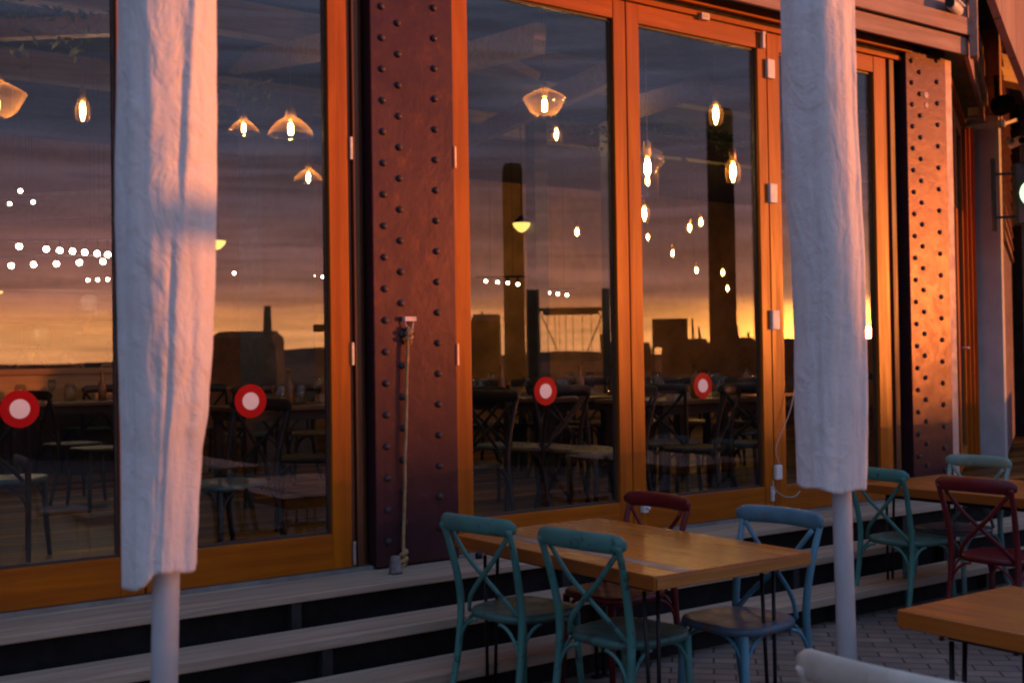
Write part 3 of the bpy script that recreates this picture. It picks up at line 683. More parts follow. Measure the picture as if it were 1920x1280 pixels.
# ------------------------------------------------------------------ cross-back chairs
def make_chair(colour, label, loc, rz, group=None, name='cross_back_chair', seatm=None):
    """seat faces +X, origin on the floor under the seat"""
    t = thing(name, label, 'chair', loc, rz, group); sm = seatm or colour
    n = 40; ring = []
    for i in range(n):
        th = 2*math.pi*i/n; c, s = math.cos(th), math.sin(th); e = .62
        x = math.copysign(abs(c)**e, c)*.205; y = math.copysign(abs(s)**e, s)*(.205+.018*c); ring.append((x, y))
    m = MB()
    lay = [(.93, .428), (1.0, .434), (1.0, .452), (.975, .461), (.90, .463), (.55, .456), (.0, .454)]
    o = 0
    for k, z in lay[:-1]: m.v += [Vector((x*k, y*k, z)) for x, y in ring]
    m.v.append(Vector((0, 0, lay[-1][1])))
    for i in range(len(lay)-2):
        for j in range(n): a, b = i*n+j, i*n+(j+1) % n; m.f.append([a, b, b+n, a+n]); m.m.append(0); m.sm.append(True)
    L = len(lay)-2
    for j in range(n): m.f.append([L*n+j, L*n+(j+1) % n, len(m.v)-1]); m.m.append(0); m.sm.append(True)
    m.f.append(list(range(n))[::-1]); m.m.append(0); m.sm.append(False)
    m.build('seat', sm, t)
    # bowed top rail
    m = MB(); pts = [(-.262-.040*(1-(k/9)**2), .232*k/9, .848+.006*(1-(k/9)**2)) for k in range(-9, 10)]
    rad = [.016 if abs(k) == 9 else .033 if abs(k) == 8 else .0375 for k in range(-9, 10)]
    m.tube(pts, rad, 14, flat=.42, upv=(0, 0, 1)); m.build('top_rail', colour, t)
    for s in (-1, 1):
        m = MB(); path = spline([(-.275, s*.212, 0), (-.222, s*.196, .22), (-.196, s*.190, .44), (-.208, s*.190, .58), (-.246, s*.200, .74), (-.282, s*.208, .845)], 6)
        k = len(path); m.tube(path, [.0135+.0035*math.sin(math.pi*min(1, i/k*1.1)) for i in range(k)], 10); m.build('back_post', colour, t)
        m = MB(); path = spline([(-.258, s*.185, .815), (-.252, s*.085, .70), (-.236, s*-.01, .615), (-.212, s*-.10, .53), (-.172, s*-.155, .452)], 5)
        off = [Vector(p)+Vector((.006*s, 0, 0)) for p in path]
        m.tube(off, .0125, 8, flat=.55, upv=(0, 1, .5)); m.build('cross_bar', colour, t)
        m = MB(); m.tube([(.165, s*.165, .436), (.172, s*.172, .22), (.186, s*.186, 0)], [.0175, .016, .0125], 10); m.build('front_leg', colour, t)
        for x0, y0, dx, dy in ((.172, s*.172, -1, 0), (.172, s*.172, 0, -s), (-.212, s*.194, 1, 0), (-.212, s*.194, 0, -s)):
            m = MB(); path = []
            for i in range(9):
                a = math.pi/2*i/8; ext = .125*(1-math.cos(a)); path.append((x0+dx*ext, y0+dy*ext, .245+.182*math.sin(a)))
            m.tube(path, .0078, 8); m.build('brace', colour, t)
    return t
def paint(name, base, wearc, amt=.25, rough=.42): return mat(name, base, rough, .18, 5, bump=.08, bscale=60, wear=wearc, wear_amt=amt, wear_scale=14, spec=.4)
M_TEAL = paint('teal_paint', (.050, .180, .160), (.030, .075, .070), .4)
M_TEALSEAT = paint('teal_seat_paint', (.044, .130, .115), (.035, .065, .058), .5)
M_BLUE = paint('blue_paint', (.066, .200, .275), (.12, .14, .19), .4)
M_BLUESEAT = paint('blue_seat_paint', (.060, .105, .155), (.14, .08, .07), .5)
M_CRIMSON = paint('crimson_paint', (.105, .005, .009), (.06, .005, .008), .3)
M_PALETEAL = paint('pale_teal_paint', (.15, .29, .28), (.28, .30, .24), .55)
M_CREAM = paint('cream_paint', (.47, .43, .36), (.42, .34, .27), .3)
GRP = 'cross-back chairs on the terrace'
cA = make_chair(M_TEAL, 'teal cross-back chair nearest the rope column, at the inlaid table', (3.000, 4.165, 0), R(9), GRP, seatm=M_TEALSEAT)
dup(cA, (3.070, 3.545, 0), R(7.5), 'teal cross-back chair at the near corner of the inlaid table, largest in view', GRP)
make_chair(M_CRIMSON, 'dark red cross-back chair on the far side of the inlaid table', (3.565, 4.20, 0), R(180), GRP)
make_chair(M_BLUE, 'light blue cross-back chair at the inlaid table beside the white umbrella pole', (3.575, 3.42, 0), R(183), GRP, seatm=M_BLUESEAT)
dup(cA, (5.935, 4.30, 0), R(-4), 'teal cross-back chair half hidden behind the narrow white umbrella', GRP)
make_chair(M_CRIMSON, 'dark red cross-back chair pushed under the far table, back to the viewer', (5.80, 3.60, 0), R(2), GRP)
make_chair(M_PALETEAL, 'pale mint cross-back chair on the far side of the table by the riveted column', (6.49, 4.36, 0), R(180), GRP, seatm=M_BLUESEAT)
make_chair(M_BLUE, 'grey blue chair at the far table, only its seat showing at the frame edge', (6.55, 3.62, 0), R(178), GRP, seatm=M_BLUESEAT)
make_chair(M_CREAM, 'cream chair close to the viewer, only its rounded top rail in view', (2.335, 1.575, 0), R(3), GRP)

#@@INTERIOR
# ------------------------------------------------------------------ inside the restaurant
M_FLOOR = wood('interior_planks', (.34, .150, .018), (.030, .014, .002), 'X', rough=.5, grain=8, planks=.17, spec=.2, plank_axis=1, gapdark=.3, pv=.95)
struct(MB().add([(-6, D+.08, ZF), (20, D+.08, ZF), (20, 17, ZF), (-6, 17, ZF)], [(0, 1, 2, 3)]).build('floor', M_FLOOR))
M_IWALL = mat('interior_wall', (.40, .215, .085), .8, .3, 1.5)
struct(MB().box((-6, 17, ZF), (20, 17.2, 5.0)).build('wall_back', M_IWALL))
struct(MB().box((-6.2, D+.1, ZF), (-6, 17.2, 5.0)).build('wall_left', M_IWALL))
struct(MB().box((20, D+.1, ZF), (20.2, 17.2, 5.0)).build('wall_right', M_IWALL))
struct(MB().box((-6.2, D+.12, 4.75), (20.2, 17.2, 4.95)).build('ceiling', mat('dark_ceiling', (.05, .045, .048), .8)))
m = MB()
for yy in (7.0, 9.6, 12.2): m.box((-6, yy-.09, 4.42), (20, yy+.09, 4.70))
m.build('ceiling_joist', wood('beam_timber', (.34, .24, .13), (.2, .13, .07), 'X', rough=.6), BLD)
def truss(p, q, w=.10, h=.22): MB().beam(p, q, w, h).build('roof_truss', wood('truss_timber', (.36, .26, .15), (.22, .15, .08), 'X', rough=.6), BLD)
truss(at_depth(860, 112, 10), at_depth(1012, 72, 8.6)); truss(at_depth(905, 90, 9.6), at_depth(1010, 145, 9.6), .06, .07)
truss(at_depth(880, 260, 15), at_depth(1160, 130, 10.5)); truss(at_depth(1190, 200, 11), at_depth(1420, 130, 16))
truss(at_depth(395, 130, 14), at_depth(640, 82, 9.0), .12, .2); truss(at_depth(-60, 60, 9), at_depth(215, 48, 8.5), .1, .14)
truss(at_depth(-60, 395, 15), at_depth(330, 375, 15), .1, .35)
# interior posts
for px, dd, lb in ((1010, 13.5, 'slim blue grey post inside behind the first glazed door on the bright bay'), (1150, 14.0, 'slim dark post inside near the edge of the first bright pane'), (520, 12.5, 'broad dark post inside behind the pane beside the maroon column')):
    q = at_depth(px, 600, dd); wdt = .30 if px == 520 else .09
    tag(MB().box((-wdt, -wdt, 0), (wdt, wdt, 4.40-ZF)).box((-wdt-.03, -wdt-.03, 0), (wdt+.03, wdt+.03, .12)).build('interior_post', mat('post_slate', (.07, .075, .10), .6)), lb, 'post', loc=(q.x, q.y, ZF))

ORD = 'first second third fourth fifth sixth seventh eighth ninth tenth eleventh twelfth thirteenth fourteenth'.split()
M_BULB = emit('filament', (1.0, .58, .20), 290.0); M_BULBW = emit('warm_white_bulb', (1.0, .78, .55), 60.0); M_BRASS = mat('brass', (.55, .36, .12), .35, metal=.9)
M_SPOT = emit('spot_white', (1.0, .82, .6), 30.0)
def pendant(px, py, dep_, label, kind='bell', s=1.0):
    """py is the bulb centre; kinds bell, bowl, bottle, bare"""
    q = at_depth(px, py, dep_)
    t = thing('pendant_lamp', label, 'pendant lamp', tuple(q), 0, 'glass pendant lamps over the tables')
    prof = {'bell': [(.155, -.055), (.157, -.048), (.135, -.005), (.085, .045), (.040, .075), (.032, .13)],
            'bowl': [(.05, -.085), (.10, -.05), (.148, .035), (.150, .042), (.10, .075), (.045, .10), (.032, .12)],
            'bottle': [(.055, -.17), (.062, -.15), (.062, -.02), (.10, .02), (.085, .075), (.035, .11), (.03, .14)],
            'bare': [(.030, -.085), (.044, -.07), (.050, -.03), (.048, .02), (.03, .06), (.018, .08)]}[kind]
    m = MB(); m.lathe([(r_*s, z*s) for r_, z in prof], 28, caps=False); m.build('glass_shade', M_SHADE if kind in ('bell', 'bowl') else M_SHADE2, t)
    m = MB(); m.lathe([(0, -.050*s), (.012*s, -.045*s), (.016*s, -.03*s), (.016*s, .012*s), (.010*s, .032*s), (0, .036*s)], 12); m.build('bulb', M_BULB, t)
    m = MB(); m.lathe([(.016*s, .05*s), (.022*s, .06*s), (.022*s, .13*s), (.008*s, .15*s), (.002, .16*s), (.002, max(.2, 4.72-q.z))], 10); m.build('cord', M_BRASS, t)
    return t
PEND = [(-8, 190, 7.4, 'round glass pendant lamp cut by the frame beside the upper ivy', 'bowl', 1.25), (155, 205, 9.0, 'small lit pendant lamp on its own in the pane left of the wide umbrella', 'bare', 1.15),
        (457, 239, 9.4, 'small bell pendant beside the largest glass bell near the wide umbrella', 'bell', .8), (545, 240, 8.0, 'largest glass bell pendant, in the pane beside the maroon column', 'bell', 1.0),
        (578, 331, 10.4, 'lowest bell pendant in the pane beside the maroon column', 'bell', .85), (1021, 196, 8.0, 'glass bowl pendant alone at the top of the first bright pane', 'bowl', 1.0),
        (1214, 312, 7.6, 'bright bottle shaped pendant half cut by the post of the second pane', 'bottle', 1.15), (1342, 212, 10.5, 'highest small pendant in the second bright pane', 'bare', 1.3),
        (1374, 319, 10.0, 'lower small pendant at the dark post in the second bright pane', 'bare', 1.35), (1208, 398, 13, 'small pendant just under the bottle shaped one', 'bare', 1.25),
        (1082, 434, 19, 'tiny bare pendant bulb in the first bright pane, nearer the yellow cone lamp', 'bare', 1.1), (1136, 453, 19, 'tiny bare pendant bulb touching the edge of the first bright pane', 'bare', 1.1),
        (1215, 444, 20, 'tiny dim pendant at the left edge of the second bright pane', 'bare', .9), (1261, 474, 20, 'tiny dim pendant alone under the two close ones', 'bare', .9),
        (1293, 426, 18, 'left one of two close tiny pendants in the second bright pane', 'bare', 1.0), (1314, 415, 18, 'right one of two close tiny pendants in the second bright pane', 'bare', 1.0),
        (1306, 506, 19, 'lit bulb of the low cluster beside the dark pile reflection', 'bare', .8), (1355, 510, 19, 'bulb against the dark pile reflection, upper one', 'bare', .9), (1364, 540, 20, 'bulb against the dark pile reflection, lower one', 'bare', .8),
        (1043, 250, 14, 'little amber lamp just below the glass bowl pendant', 'bare', 1.1)]
for a in PEND: pendant(*a)
def cone_lamp(px, py, dep_, label):
    q = at_depth(px, py, dep_); t = thing('cone_lamp', label, 'pendant lamp', tuple(q))
    MB().lathe([(0, -.075), (.04, -.06), (.09, -.01), (.105, .03), (.10, .035), (0, .036)], 24).build('lit_diffuser', emit('yellow_lit', (1.0, .70, .16), 1.6), t)
    MB().lathe([(.11, .037), (.05, .09), (.02, .12), (.004, .13), (.004, 4.7-q.z)], 20).build('cap', M_BLACK, t)
cone_lamp(978, 424, 13.5, 'yellow glowing cone lamp in the first bright pane'); cone_lamp(407, 457, 14, 'yellow cone lamp half hidden behind the wide umbrella'); 

def spots(pts, dep_, label, r_=.045, mt=None):
    r_ *= .64; P_ = [at_depth(px, py, dep_) for px, py in pts]; zt = max(p.z for p in P_)+r_+.03; o = Vector((P_[0].x, P_[0].y, zt))
    t = thing('light_track', label, 'track light', tuple(o), 0, 'ceiling light tracks inside')
    e0, e1 = P_[0]-o, P_[-1]-o; e0.z = e1.z = .0; dv = (e1-e0).normalized()*.12
    m = MB(); m.beam(e0-dv, e1+dv, .025, .02)
    for f in (.15, .85):
        w_ = e0.lerp(e1, f); m.tube([w_, Vector((w_.x, w_.y, 4.72-zt))], .002, 5)
    m.build('rail', M_BLKMET, t)
    for p in P_:
        q = p-o
        MB().lathe([(0, -r_), (r_*.7, -r_*.7), (r_, 0), (r_*.7, r_*.7), (0, r_)], 14, tuple(q)).build('bulb', mt or M_SPOT, t)
        MB().lathe([(r_*.45, r_*.72), (.012, r_*.95), (.012, -q.z)], 8, tuple(q)).build('socket', M_BLKMET, t)
spots([(36, 462), (87, 467), (112, 469.5), (136, 471), (159, 473), (182, 475.5), (202, 477.5)], 11.5, 'brightest row of white bulbs above the kitchen counter, upper track', .043, M_BULBW)
spots([(21, 498), (63, 496), (106, 494.5), (149, 492), (193, 490.5), (216, 489)], 11.8, 'second bright row of white bulbs above the kitchen counter, lower track', .043, M_BULBW)
spots([(18, 382), (62, 379)], 13, 'pair of dim bulbs on the lit truss above the kitchen rows', .033); spots([(38, 358)], 13.2, 'single dim bulb above the pair over the kitchen rows', .036)
spots([(165, 525), (183, 524.5), (202, 524)], 14, 'short row of three small bulbs below the bright kitchen rows', .032)
spots([(399, 514), (439, 512), (458, 511.5), (476, 510)], 14, 'row of small bulbs emerging from behind the wide umbrella', .030)
spots([(576, 516), (588, 517), (605, 519)], 15, 'row of three small bulbs close to the door stile by the maroon column', .028)
spots([(911, 527), (933, 529), (952, 530.5), (971, 533)], 14, 'row of four small bulbs in the first bright pane', .030)
spots([(1029, 549), (1046, 551), (1063, 553)], 14, 'row of three small bulbs above the mirrored gantry', .030)

# kitchen counter with back wall, shelves and chef
M_KITCH = mat('kitchen_wall_tiles', (.20, .080, .034), .6, .4, 2.2)
q0, q1 = at_z(-160, 690, 1.53), at_z(420, 690, 1.53)
KY = 12.4
struct(MB().box((-4.5, 15.2, ZF), (6.6, 15.35, 3.3)).build('kitchen_wall', M_KITCH))
kc = thing('kitchen_counter', 'long kitchen counter with a tan front band left of the wide umbrella', 'counter', (1.6, KY, ZF))
MB().box((-5.5, -.35, 1.00), (2.9, .45, 1.06)).build('counter_top', wood('counter_timber', (.30, .17, .075), (.2, .1, .04), 'X', rough=.4), kc, bevel=.006)
MB().box((-5.45, -.30, .72), (2.85, .40, .995)).build('front_band', wood('counter_band', (.44, .29, .15), (.32, .2, .1), 'X', rough=.5), kc)
MB().box((-5.4, -.12, .0), (2.8, .38, .715)).build('plinth', mat('counter_plinth', (.03, .03, .06), .7), kc)
sh = thing('wall_shelving', 'kitchen shelving with yellow lit strips behind the chef', 'shelf', (2.6, 15.0, ZF))
for i, z_ in enumerate((1.25, 1.62, 2.0)):
    MB().box((-2.2, -.15, z_), (2.6, .15, z_+.03)).build('shelf_board', wood('shelf_timber', (.34, .2, .1), (.22, .12, .05), 'X'), sh)
    MB().box((-2.1+.5*i, -.12, z_-.03), (-.9+.7*i, .10, z_-.004)).build('light_strip', emit('strip_amber_%d' % i, (1.0, .55, .14), 1.7), sh)
m = MB()
for sx in (-2.2, .2, 2.57): m.box((sx, -.14, .0), (sx+.03, .14, 2.4))
m.build('upright', mat('rack_steel', (.25, .22, .2), .5), sh)
for i, (xx, z_, w_, h_) in enumerate(((1.0, 1.28, .5, .22), (2.9, 1.28, .34, .28), (3.6, 1.65, .4, .16), (1.7, 1.65, .6, .12))):
    tag(MB().lathe([(w_*.4, 0), (w_*.45, h_*.1), (w_*.5, h_*.9), (w_*.46, h_), (w_*.42, h_), (w_*.38, h_*.12), (0, h_*.1)], 20).build('steel_pot', mat('pot_steel', (.5, .42, .3), .4, metal=.7)),
        'steel pot, %s from the left on the kitchen shelving' % ORD[i], 'pot', loc=(xx+.6, 14.98, ZF+z_))
# a small A-frame stand on the counter
q = at_depth(46, 660, 12.0); q.z = ZF+1.061; q.y = KY
af = thing('folding_stand', 'small dark A-frame stand on the kitchen counter at the frame edge', 'stand', (q.x, q.y, q.z))
m = MB()
for sx in (-1, 1):
    for sy in (-1, 1): m.beam((sx*.16, sy*.10, 0), (sx*.05, sy*.02, .22), .02, .02)
m.build('splayed_legs', mat('stand_wood', (.13, .06, .02), .6), af); MB().box((-.075, -.05, .22), (.075, .05, .25)).build('stand_top', M_BLACK, af)
MB().lathe([(0, .06), (.03, .08), (.035, .15), (0, .19)], 12).build('hanging_weight', mat('stand_ochre', (.5, .3, .05), .5), af)

def skinned(name, verts, edges, radii, m, parent, sub=2):
    me = bpy.data.meshes.new(name); me.from_pydata(verts, edges, []); o = bpy.data.objects.new(name, me); COL.objects.link(o); o.parent = parent
    md = o.modifiers.new('skin', 'SKIN'); md.use_smooth_shade = True
    for i, r_ in enumerate(radii):
        rr = r_ if isinstance(r_, tuple) else (r_, r_); me.skin_vertices[0].data[i].radius = rr; me.skin_vertices[0].data[i].use_root = (i == 0)
    sb_ = o.modifiers.new('sub', 'SUBSURF'); sb_.levels = sub; sb_.render_levels = sub
    me.materials.append(m); return o
q = at_depth(166, 600, 13.6)
cf = thing('person', 'cook in a white cap and dark top working behind the kitchen counter', 'person', (q.x, q.y, ZF), R(-100))
V = [(0, 0, .95), (0, 0, 1.15), (.02, 0, 1.35), (.03, 0, 1.46), (.06, 0, 1.54), (.09, 0, 1.62), (.10, 0, 1.72),
     (.0, .19, 1.40), (.10, .26, 1.16), (.30, .18, 1.10), (.37, .15, 1.10), (.0, -.19, 1.40), (.10, -.26, 1.16), (.30, -.18, 1.10), (.37, -.15, 1.10),
     (0, .10, .90), (.01, .11, .50), (-.02, .11, .06), (.12, .12, .03), (0, -.10, .90), (.01, -.11, .50), (-.02, -.11, .06), (.12, -.12, .03)]
Ed = [(0, 1), (1, 2), (2, 3), (3, 4), (4, 5), (5, 6), (2, 7), (7, 8), (8, 9), (9, 10), (2, 11), (11, 12), (12, 13), (13, 14), (0, 15), (15, 16), (16, 17), (17, 18), (0, 19), (19, 20), (20, 21), (21, 22)]
Rr = [(.13, .16), (.12, .15), (.12, .17), .075, .055, (.085, .075), (.08, .075), .06, .045, .037, .04, .06, .045, .037, .04, .085, .06, .045, .04, .085, .06, .045, .04]
skinned('body', V, Ed, Rr, mat('cook_skin', (.35, .17, .10), .6), cf)
tv = [(0, 0, .93), (0, 0, 1.15), (.02, 0, 1.36), (.03, 0, 1.45), (.0, .20, 1.40), (.10, .265, 1.16), (.0, -.20, 1.40), (.10, -.265, 1.16)]
skinned('jacket', tv, [(0, 1), (1, 2), (2, 3), (2, 4), (4, 5), (2, 6), (6, 7)], [(.15, .18), (.135, .165), (.135, .185), .085, .075, .06, .075, .06], mat('cook_top', (.045, .022, .020), .8), cf)
m = MB(); m.lathe([(.090, 0), (.096, .03), (.093, .07), (.11, .10), (.10, .15), (.05, .18), (0, .185)], 20, (.085, 0, 1.72)); m.build('cap', mat('cook_cap', (.7, .62, .55), .8), cf)
for s in (-1, 1):
    for k in range(5):
        m = MB(); ang = (k-2)*.22; b0 = Vector((.39, s*.15 + (k-2)*.016, 1.10)); L = .055+.02*(2-abs(k-2))
        m.tube([b0, b0+Vector((L*.5*math.cos(ang), L*.5*math.sin(ang), -.004)), b0+Vector((L*math.cos(ang), L*math.sin(ang), -.03))], [.009, .008, .006], 6); m.build('finger', MATS['cook_skin'], cf)
for s in (-1, 1):
    MB().lathe([(0, -.011), (.008, -.008), (.011, 0), (.008, .008), (0, .011)], 10, (.168, s*.032, 1.655)).build('eye', M_BLACK, cf)
MB().lathe([(0, .02), (.014, .0), (.016, -.012), (0, -.02)], 10, (.178, 0, 1.615)).build('nose', MATS['cook_skin'], cf)

# dining tables and chairs inside
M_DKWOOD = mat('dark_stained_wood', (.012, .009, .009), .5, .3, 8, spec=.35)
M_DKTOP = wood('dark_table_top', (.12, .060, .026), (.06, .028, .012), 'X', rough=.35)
M_DKTEAL = mat('dim_teal_seat', (.030, .075, .090), .4, .2, 8)
M_PALESEAT = mat('pale_seat', (.13, .105, .075), .35, .15, 8)
def dining_table(px, py, label, lx=1.3, ly=.8, rz=0):
    q = at_z(px, py, ZF+.75); q.y = max(q.y, D+.62)
    t = thing('dining_table', label, 'table', (q.x, q.y, ZF), rz, 'dining tables inside')
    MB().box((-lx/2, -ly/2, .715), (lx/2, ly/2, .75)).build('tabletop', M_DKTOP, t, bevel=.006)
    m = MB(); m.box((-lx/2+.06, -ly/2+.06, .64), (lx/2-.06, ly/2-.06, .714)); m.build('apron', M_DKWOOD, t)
    for sx in (-1, 1):
        for sy in (-1, 1): MB().box((sx*(lx/2-.10)-.03, sy*(ly/2-.10)-.03, 0), (sx*(lx/2-.10)+.03, sy*(ly/2-.10)+.03, .639)).build('leg', M_DKWOOD, t)
    return t
TBL = [(560, 757, 'dark dining table with glass jars behind the red sticker beside the maroon column'), (130, 752, 'dark dining table in the pane left of the wide umbrella'),
       (1085, 742, 'dark dining table behind the sticker of the first bright pane'), (925, 741, 'dark dining table at the maroon column side of the first bright pane'),
       (1290, 745, 'dark dining table behind the sticker of the second bright pane'), (1400, 735, 'dark dining table by the hinges of the second bright pane'), (1600, 700, 'dark dining table inside beyond the narrow umbrella')]
tabs = [dining_table(*a) for a in TBL]
jars = 0
def jar(x, y, kind, label):
    z_ = ZF+.7505
    if kind == 'jar':
        m = MB(); m.lathe([(.0, .004), (.05, .004), (.053, .02), (.053, .13), (.042, .15), (.042, .165), (.044, .165), (.046, .15), (.057, .13), (.057, .01), (.05, 0), (0, 0)], 18)
    elif kind == 'bottle':
        m = MB(); m.lathe([(0, 0), (.034, 0), (.036, .02), (.036, .15), (.014, .20), (.013, .26), (.016, .262), (.016, .275), (0, .276)], 16)
    else:
        m = MB(); m.lathe([(0, 0), (.032, 0), (.034, .004), (.005, .012), (.004, .09), (.03, .12), (.040, .16), (.034, .21), (.033, .21), (.038, .16), (.028, .124), (0, .10)], 16)
    o = m.build({'jar': 'glass_jar', 'bottle': 'sauce_bottle', 'wine': 'wine_glass'}[kind], M_JAR if kind != 'bottle' else mat('amber_bottle', (.16, .075, .02), .2, .1))
    tag(o, label, {'jar': 'jar', 'bottle': 'bottle', 'wine': 'wine glass'}[kind], 'glassware on the tables inside', loc=(x, y, z_))
for ti, tb in enumerate(tabs):
    where = ['the table beside the maroon column', 'the table left of the wide umbrella', 'the table of the first bright pane', "the bright bay's table near the column",
             'the table of the second bright pane', 'the table by the hinges', 'the table beyond the narrow umbrella'][ti]
    kinds = [['jar', 'jar', 'bottle', 'jar', 'wine', 'jar'], ['jar', 'wine', 'jar', 'bottle'], ['jar', 'jar', 'bottle', 'wine', 'wine', 'jar'], ['jar', 'jar', 'wine', 'bottle', 'jar'], ['wine', 'wine', 'jar', 'bottle', 'wine', 'wine', 'jar'], ['wine', 'jar', 'bottle', 'wine', 'wine', 'jar'], ['jar', 'wine']][ti]
    for k, kd in enumerate(kinds):
        x = tb.location.x - .46 + .9*(k+.3)/len(kinds) + random.uniform(-.03, .03); y = tb.location.y + random.uniform(-.25, .25)
        w_ = {'jar': 'clear glass jar', 'bottle': 'dark sauce bottle', 'wine': 'stemmed wine glass'}[kd]
        jar(x, y, kd, '%s, %s from the left on %s' % (w_, ORD[k], where))
    for s in (-1, 1):
        tag(MB().box((-.08, -.05, 0), (.08, .05, .05)).box((-.085, -.055, .05), (.085, .055, .062)).build('napkin_box', mat('napkin_card', (.34, .26, .2), .7), bevel=.004),
            'napkin box, %s end of %s' % ('window' if s < 0 else 'inner', where), 'box', 'napkin boxes inside', loc=(tb.location.x+s*.38, tb.location.y+s*.28, ZF+.7505))
ICH = [(430, 905, 200, 'teal', 'dim teal seated chair close to the glass, below the red sticker by the umbrella'), (8, 895, 60, 'teal', 'dim teal chair cut by the frame under the first sticker'),
       (575, 855, 150, 'dark', 'dark chair inside low beside the orange stile'), (135, 830, 10, 'dark', 'dark chair inside left of the wide umbrella, nearer the frame'), (190, 838, 190, 'dark', 'dark chair inside touching the wide umbrella outline'),
       (945, 832, 20, 'teal', 'dim teal chair inside next to the maroon column in the bright bay'), (1015, 835, 100, 'pale', 'pale seated chair below the sticker of the first bright pane'), (1085, 838, 260, 'pale', 'pale seated chair right of the sticker of the first bright pane'),
       (1135, 845, 170, 'pale', 'pale seated chair at the posts of the first bright pane'), (965, 880, 200, 'dark', 'dark chair closest to the glass in the first bright pane'), (1255, 826, 30, 'pale', 'pale seated chair on curved legs behind the second bright pane'),
       (1385, 806, 210, 'pale', 'pale seated chair by the hinges of the second bright pane'), (1330, 838, 120, 'dark', 'dark chair below the sticker of the second bright pane'), (1060, 800, 0, 'dark', 'dark chair tucked at the table of the first bright pane'),
       (1610, 840, 40, 'dark', 'dark chair inside beyond the narrow umbrella')]
ROWS = [('row behind the table of the first bright pane', [(905, 795), (950, 790), (1000, 792), (1050, 788), (1100, 790), (1145, 792)]),
        ('row behind the table of the second bright pane', [(1225, 788), (1270, 785), (1320, 788), (1365, 786), (1415, 788)]),
        ('row behind the table beside the maroon column', [(410, 800), (470, 812), (530, 806), (590, 808)]),
        ('row left of the wide umbrella', [(60, 800), (110, 796), (165, 800)])]
for rn, pp in ROWS:
    for k, (px, py) in enumerate(pp): ICH.append((px, py, 37*k+11*len(pp), ('dark', 'teal', 'dark', 'pale')[(k+len(pp)) % 4], '%s chair from the left, %s' % (ORD[k], rn)))
proto = {}
for px, py, rz, kd, lb in ICH:
    q = at_z(px, py, ZF+.46); loc = (q.x, max(q.y, D+.42), ZF)
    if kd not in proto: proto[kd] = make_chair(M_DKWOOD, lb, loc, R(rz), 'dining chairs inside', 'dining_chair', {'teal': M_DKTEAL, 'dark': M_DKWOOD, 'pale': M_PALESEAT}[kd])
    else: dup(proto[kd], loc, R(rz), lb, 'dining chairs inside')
# trailing ivy on the roof trusses
M_LEAF = mat('ivy_leaf', (.075, .115, .030), .5, .4, 30)
def ivy(p, q, n, label):
    p, q = Vector(p), Vector(q); m = MB()
    for i in range(n):
        f = random.random(); c = p.lerp(q, f) + Vector((random.gauss(0, .10), random.gauss(0, .10), -abs(random.gauss(0, .14))))
        a = Vector((random.gauss(0, 1), random.gauss(0, 1), random.gauss(0, .6))).normalized(); b = a.orthogonal().normalized(); s = random.uniform(.03, .06)
        m.add([c-a*s, c+b*s*.6-a*s*.2, c+a*s, c-b*s*.6-a*s*.2], [(0, 1, 2, 3)])
    m.tube([p, p.lerp(q, .5)+Vector((0, 0, -.05)), q], .012, 6)
    tag(m.build('trailing_ivy', M_LEAF), label, 'plant')
ivy(at_depth(-40, 8, 9), at_depth(215, 30, 8.6), 260, 'trailing green ivy along the beam at the top of the pane left of the umbrella')
ivy(at_depth(400, 165, 11), at_depth(510, 150, 10.2), 90, 'small tuft of trailing ivy above the bell pendants')
ivy(at_depth(1215, 220, 12), at_depth(1420, 260, 13), 200, 'trailing ivy along the beam in the second bright pane')
ivy(at_depth(1060, 215, 13), at_depth(1150, 250, 13), 90, 'trailing ivy near the glass bowl pendant')

#@@BEYOND
# ------------------------------------------------------------------ what the glass mirrors: the quay behind the viewer
def mir(px, py, dist):
    """a point of the quay whose mirror image in the doors stands at this photo position, at this path length"""
    q = ray(px, py); q = q/ math.sqrt((q.x*FW.x+q.y*FW.y)**2)*1.0; p = Vector((0, 0, CAMZ)) + q*dist
    return Vector((p.x, 2*D-p.y, p.z))
M_SIL = mat('quay_timber', (.045, .032, .026), .85, .3, 2, spec=.15)
# terrace parapet towards the sun
sH = Vector((math.cos(SUN_AZ), math.sin(SUN_AZ), 0)); pH = Vector((-sH.y, sH.x, 0))
pf = thing('terrace_parapet', 'boarded timber parapet along the open side of the terrace', 'parapet', tuple(sH*9.5))
rail = MB()
def pf_box(m, p0_, p1_, z0, z1, th=.03):
    a, b = pH*p0_, pH*p1_; m.obox((a+b)/2+Vector((0, 0, (z0+z1)/2)), pH*((p1_-p0_)/2), sH*th, (0, 0, (z1-z0)/2))
pf_box(rail, -8, 14, 1.10, 1.17, .06); rail.build('cap_rail', M_SIL, pf)
bd = MB(); x = -8.0
while x < 14:
    w_ = .145; gap = .005
    hi = 1.10
    if 8.55 < x < 9.6 and random.random() < .55: hi = .93
    elif 5.5 < x < 6.1: hi = .90
    pf_box(bd, x, x+w_, .02, hi, .02); x += w_+gap
bd.build('boarding', M_SIL, pf)
